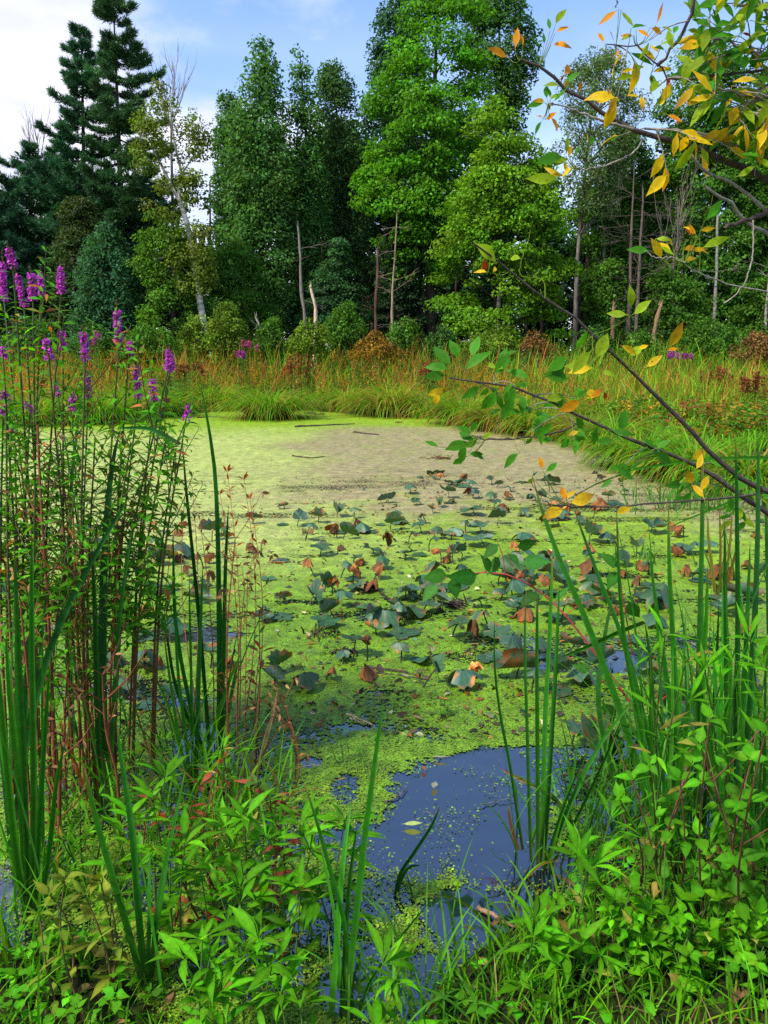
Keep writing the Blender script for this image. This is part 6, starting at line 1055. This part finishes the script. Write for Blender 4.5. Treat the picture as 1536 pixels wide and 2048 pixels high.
    branch([(1700, 1080), (1600, 1010), (1500, 968), (1430, 915), (1370, 850), (1310, 790), (1260, 740), (1215, 695), (1150, 637), (1090, 597), (1040, 560), (1000, 525), (965, 498), (945, 485)], 13, 3, dark, Y0=2.5, Y1=2.15, leafs=[(1258, 630, -46, -4, 'l'), (1262, 618, 4, -44, 'l'), (1264, 630, 40, -28, 'l'), (1334, 700, 38, -56, 'y'), (1335, 702, 20, -8, 'o'), (1188, 722, 34, -60, 'l'), (1185, 700, -45, 38, 'l'), (1190, 738, -60, -10, 'l'), (1186, 735, -46, 4, 'y'), (1240, 690, 38, 16, 'y'), (1256, 715, 32, -26, 'l'), (1275, 700, 20, -14, 'y'), (968, 515, 6, 34, 'r'), (950, 485, 48, 32, 'l'), (948, 483, 34, 34, 'y'), (975, 545, -24, -10, 'y'), (985, 545, 14, -14, 'y'), (1044, 518, -32, -8, 'l'), (1290, 735, 36, -22, 'y'), (1150, 700, 26, -38, 'g'), (1200, 745, 30, -4, 'l'), (1390, 940, 26, -30, 'y'), (1410, 1000, -22, -40, 'y'), (1400, 985, 20, -40, 'y'), (1384, 970, -8, -30, 'y')], rnd=0, Lr=(.05, .08), wr=.36)
    branch([(1090, 597), (1085, 560), (1040, 550), (1045, 515), (1058, 480), (1060, 465)], 1.6, .9, np.array(Lg)*.4, Y0=2.2)
    branch([(1640, 1110), (1540, 1030), (1480, 990), (1400, 935), (1330, 905), (1240, 870), (1160, 832), (1100, 803), (1050, 782), (1000, 770), (950, 764), (900, 755)], 12, 3, dark, Y0=2.6, Y1=2.4, leafs=[(900, 740, -48, -22, 'g'), (905, 735, -40, -45, 'g'), (895, 750, -50, 4, 'g'), (930, 745, 36, -60, 'g'), (945, 720, 8, -55, 'g'), (920, 720, -20, -44, 'g'), (985, 750, 40, -36, 'g'), (1000, 740, 6, -52, 'g'), (1060, 760, -40, -36, 'g'), (1095, 745, 44, -28, 'g'), (1085, 755, 60, -10, 'g'), (960, 770, -30, 30, 'g'), (1010, 775, 20, 56, 'g'), (1030, 790, -30, 50, 'g'), (995, 775, -26, 62, 'g'), (1040, 785, 18, 40, 'g'), (1140, 760, -50, -20, 'g'), (1165, 800, -46, 24, 'o'), (1180, 795, 30, -16, 'o'), (1170, 800, 30, -30, 'y'), (1210, 800, 2, -14, 'r'), (890, 775, -30, 22, 'y'), (880, 785, -16, 26, 'y'), (1150, 830, 20, 40, 'g'), (1195, 850, -16, 40, 'g'), (1240, 872, 10, -60, 'g'), (1220, 860, 50, 10, 'g'), (1225, 930, 50, 16, 'g'), (1230, 880, -40, 6, 'g'), (1310, 900, 30, 40, 'g'), (1380, 920, 36, -20, 'y'), (1160, 862, -26, 8, 'y')], rnd=26, mix='ggggl', Lr=(.045, .07), wr=.38)
    branch([(1165, 840), (1130, 860), (1090, 870), (1040, 876), (990, 879), (950, 877)], 4, 2, dark, Y0=2.5, leafs=[(950, 880, -40, -12, 'g'), (945, 870, -30, -26, 'g'), (940, 882, -50, 20, 'g'), (935, 890, -26, 36, 'g'), (925, 895, 40, -12, 'g'), (935, 905, 36, 10, 'g'), (930, 915, -30, 14, 'g'), (945, 905, 24, 10, 'g'), (940, 865, 14, -26, 'g'), (1040, 905, -40, 24, 'g'), (1050, 890, 14, -16, 'g'), (1080, 880, 30, 4, 'g'), (880, 895, -32, -14, 'g'), (1070, 872, 40, -22, 'g')], wr=.36)
    branch([(1700, 960), (1600, 970), (1500, 990), (1400, 1000), (1300, 1008), (1200, 1013), (1150, 1014), (1128, 1010)], 6, 3, dark, Y0=2.5, Y1=2.3, leafs=[(1132, 1002, -12, -30, 'o'), (1134, 1000, 10, -28, 'y'), (1136, 1006, 60, -10, 'y'), (1130, 1016, -46, 16, 'y'), (1232, 1028, 26, -18, 'y'), (1085, 940, -4, -28, 'o'), (1090, 945, 28, -18, 'g'), (1065, 955, -10, 14, 'l')], wr=.40); branch([(1150, 1012), (1110, 1000), (1075, 985), (1060, 960)], 2.2, 1.2, dark, Y0=2.35)
overhang()
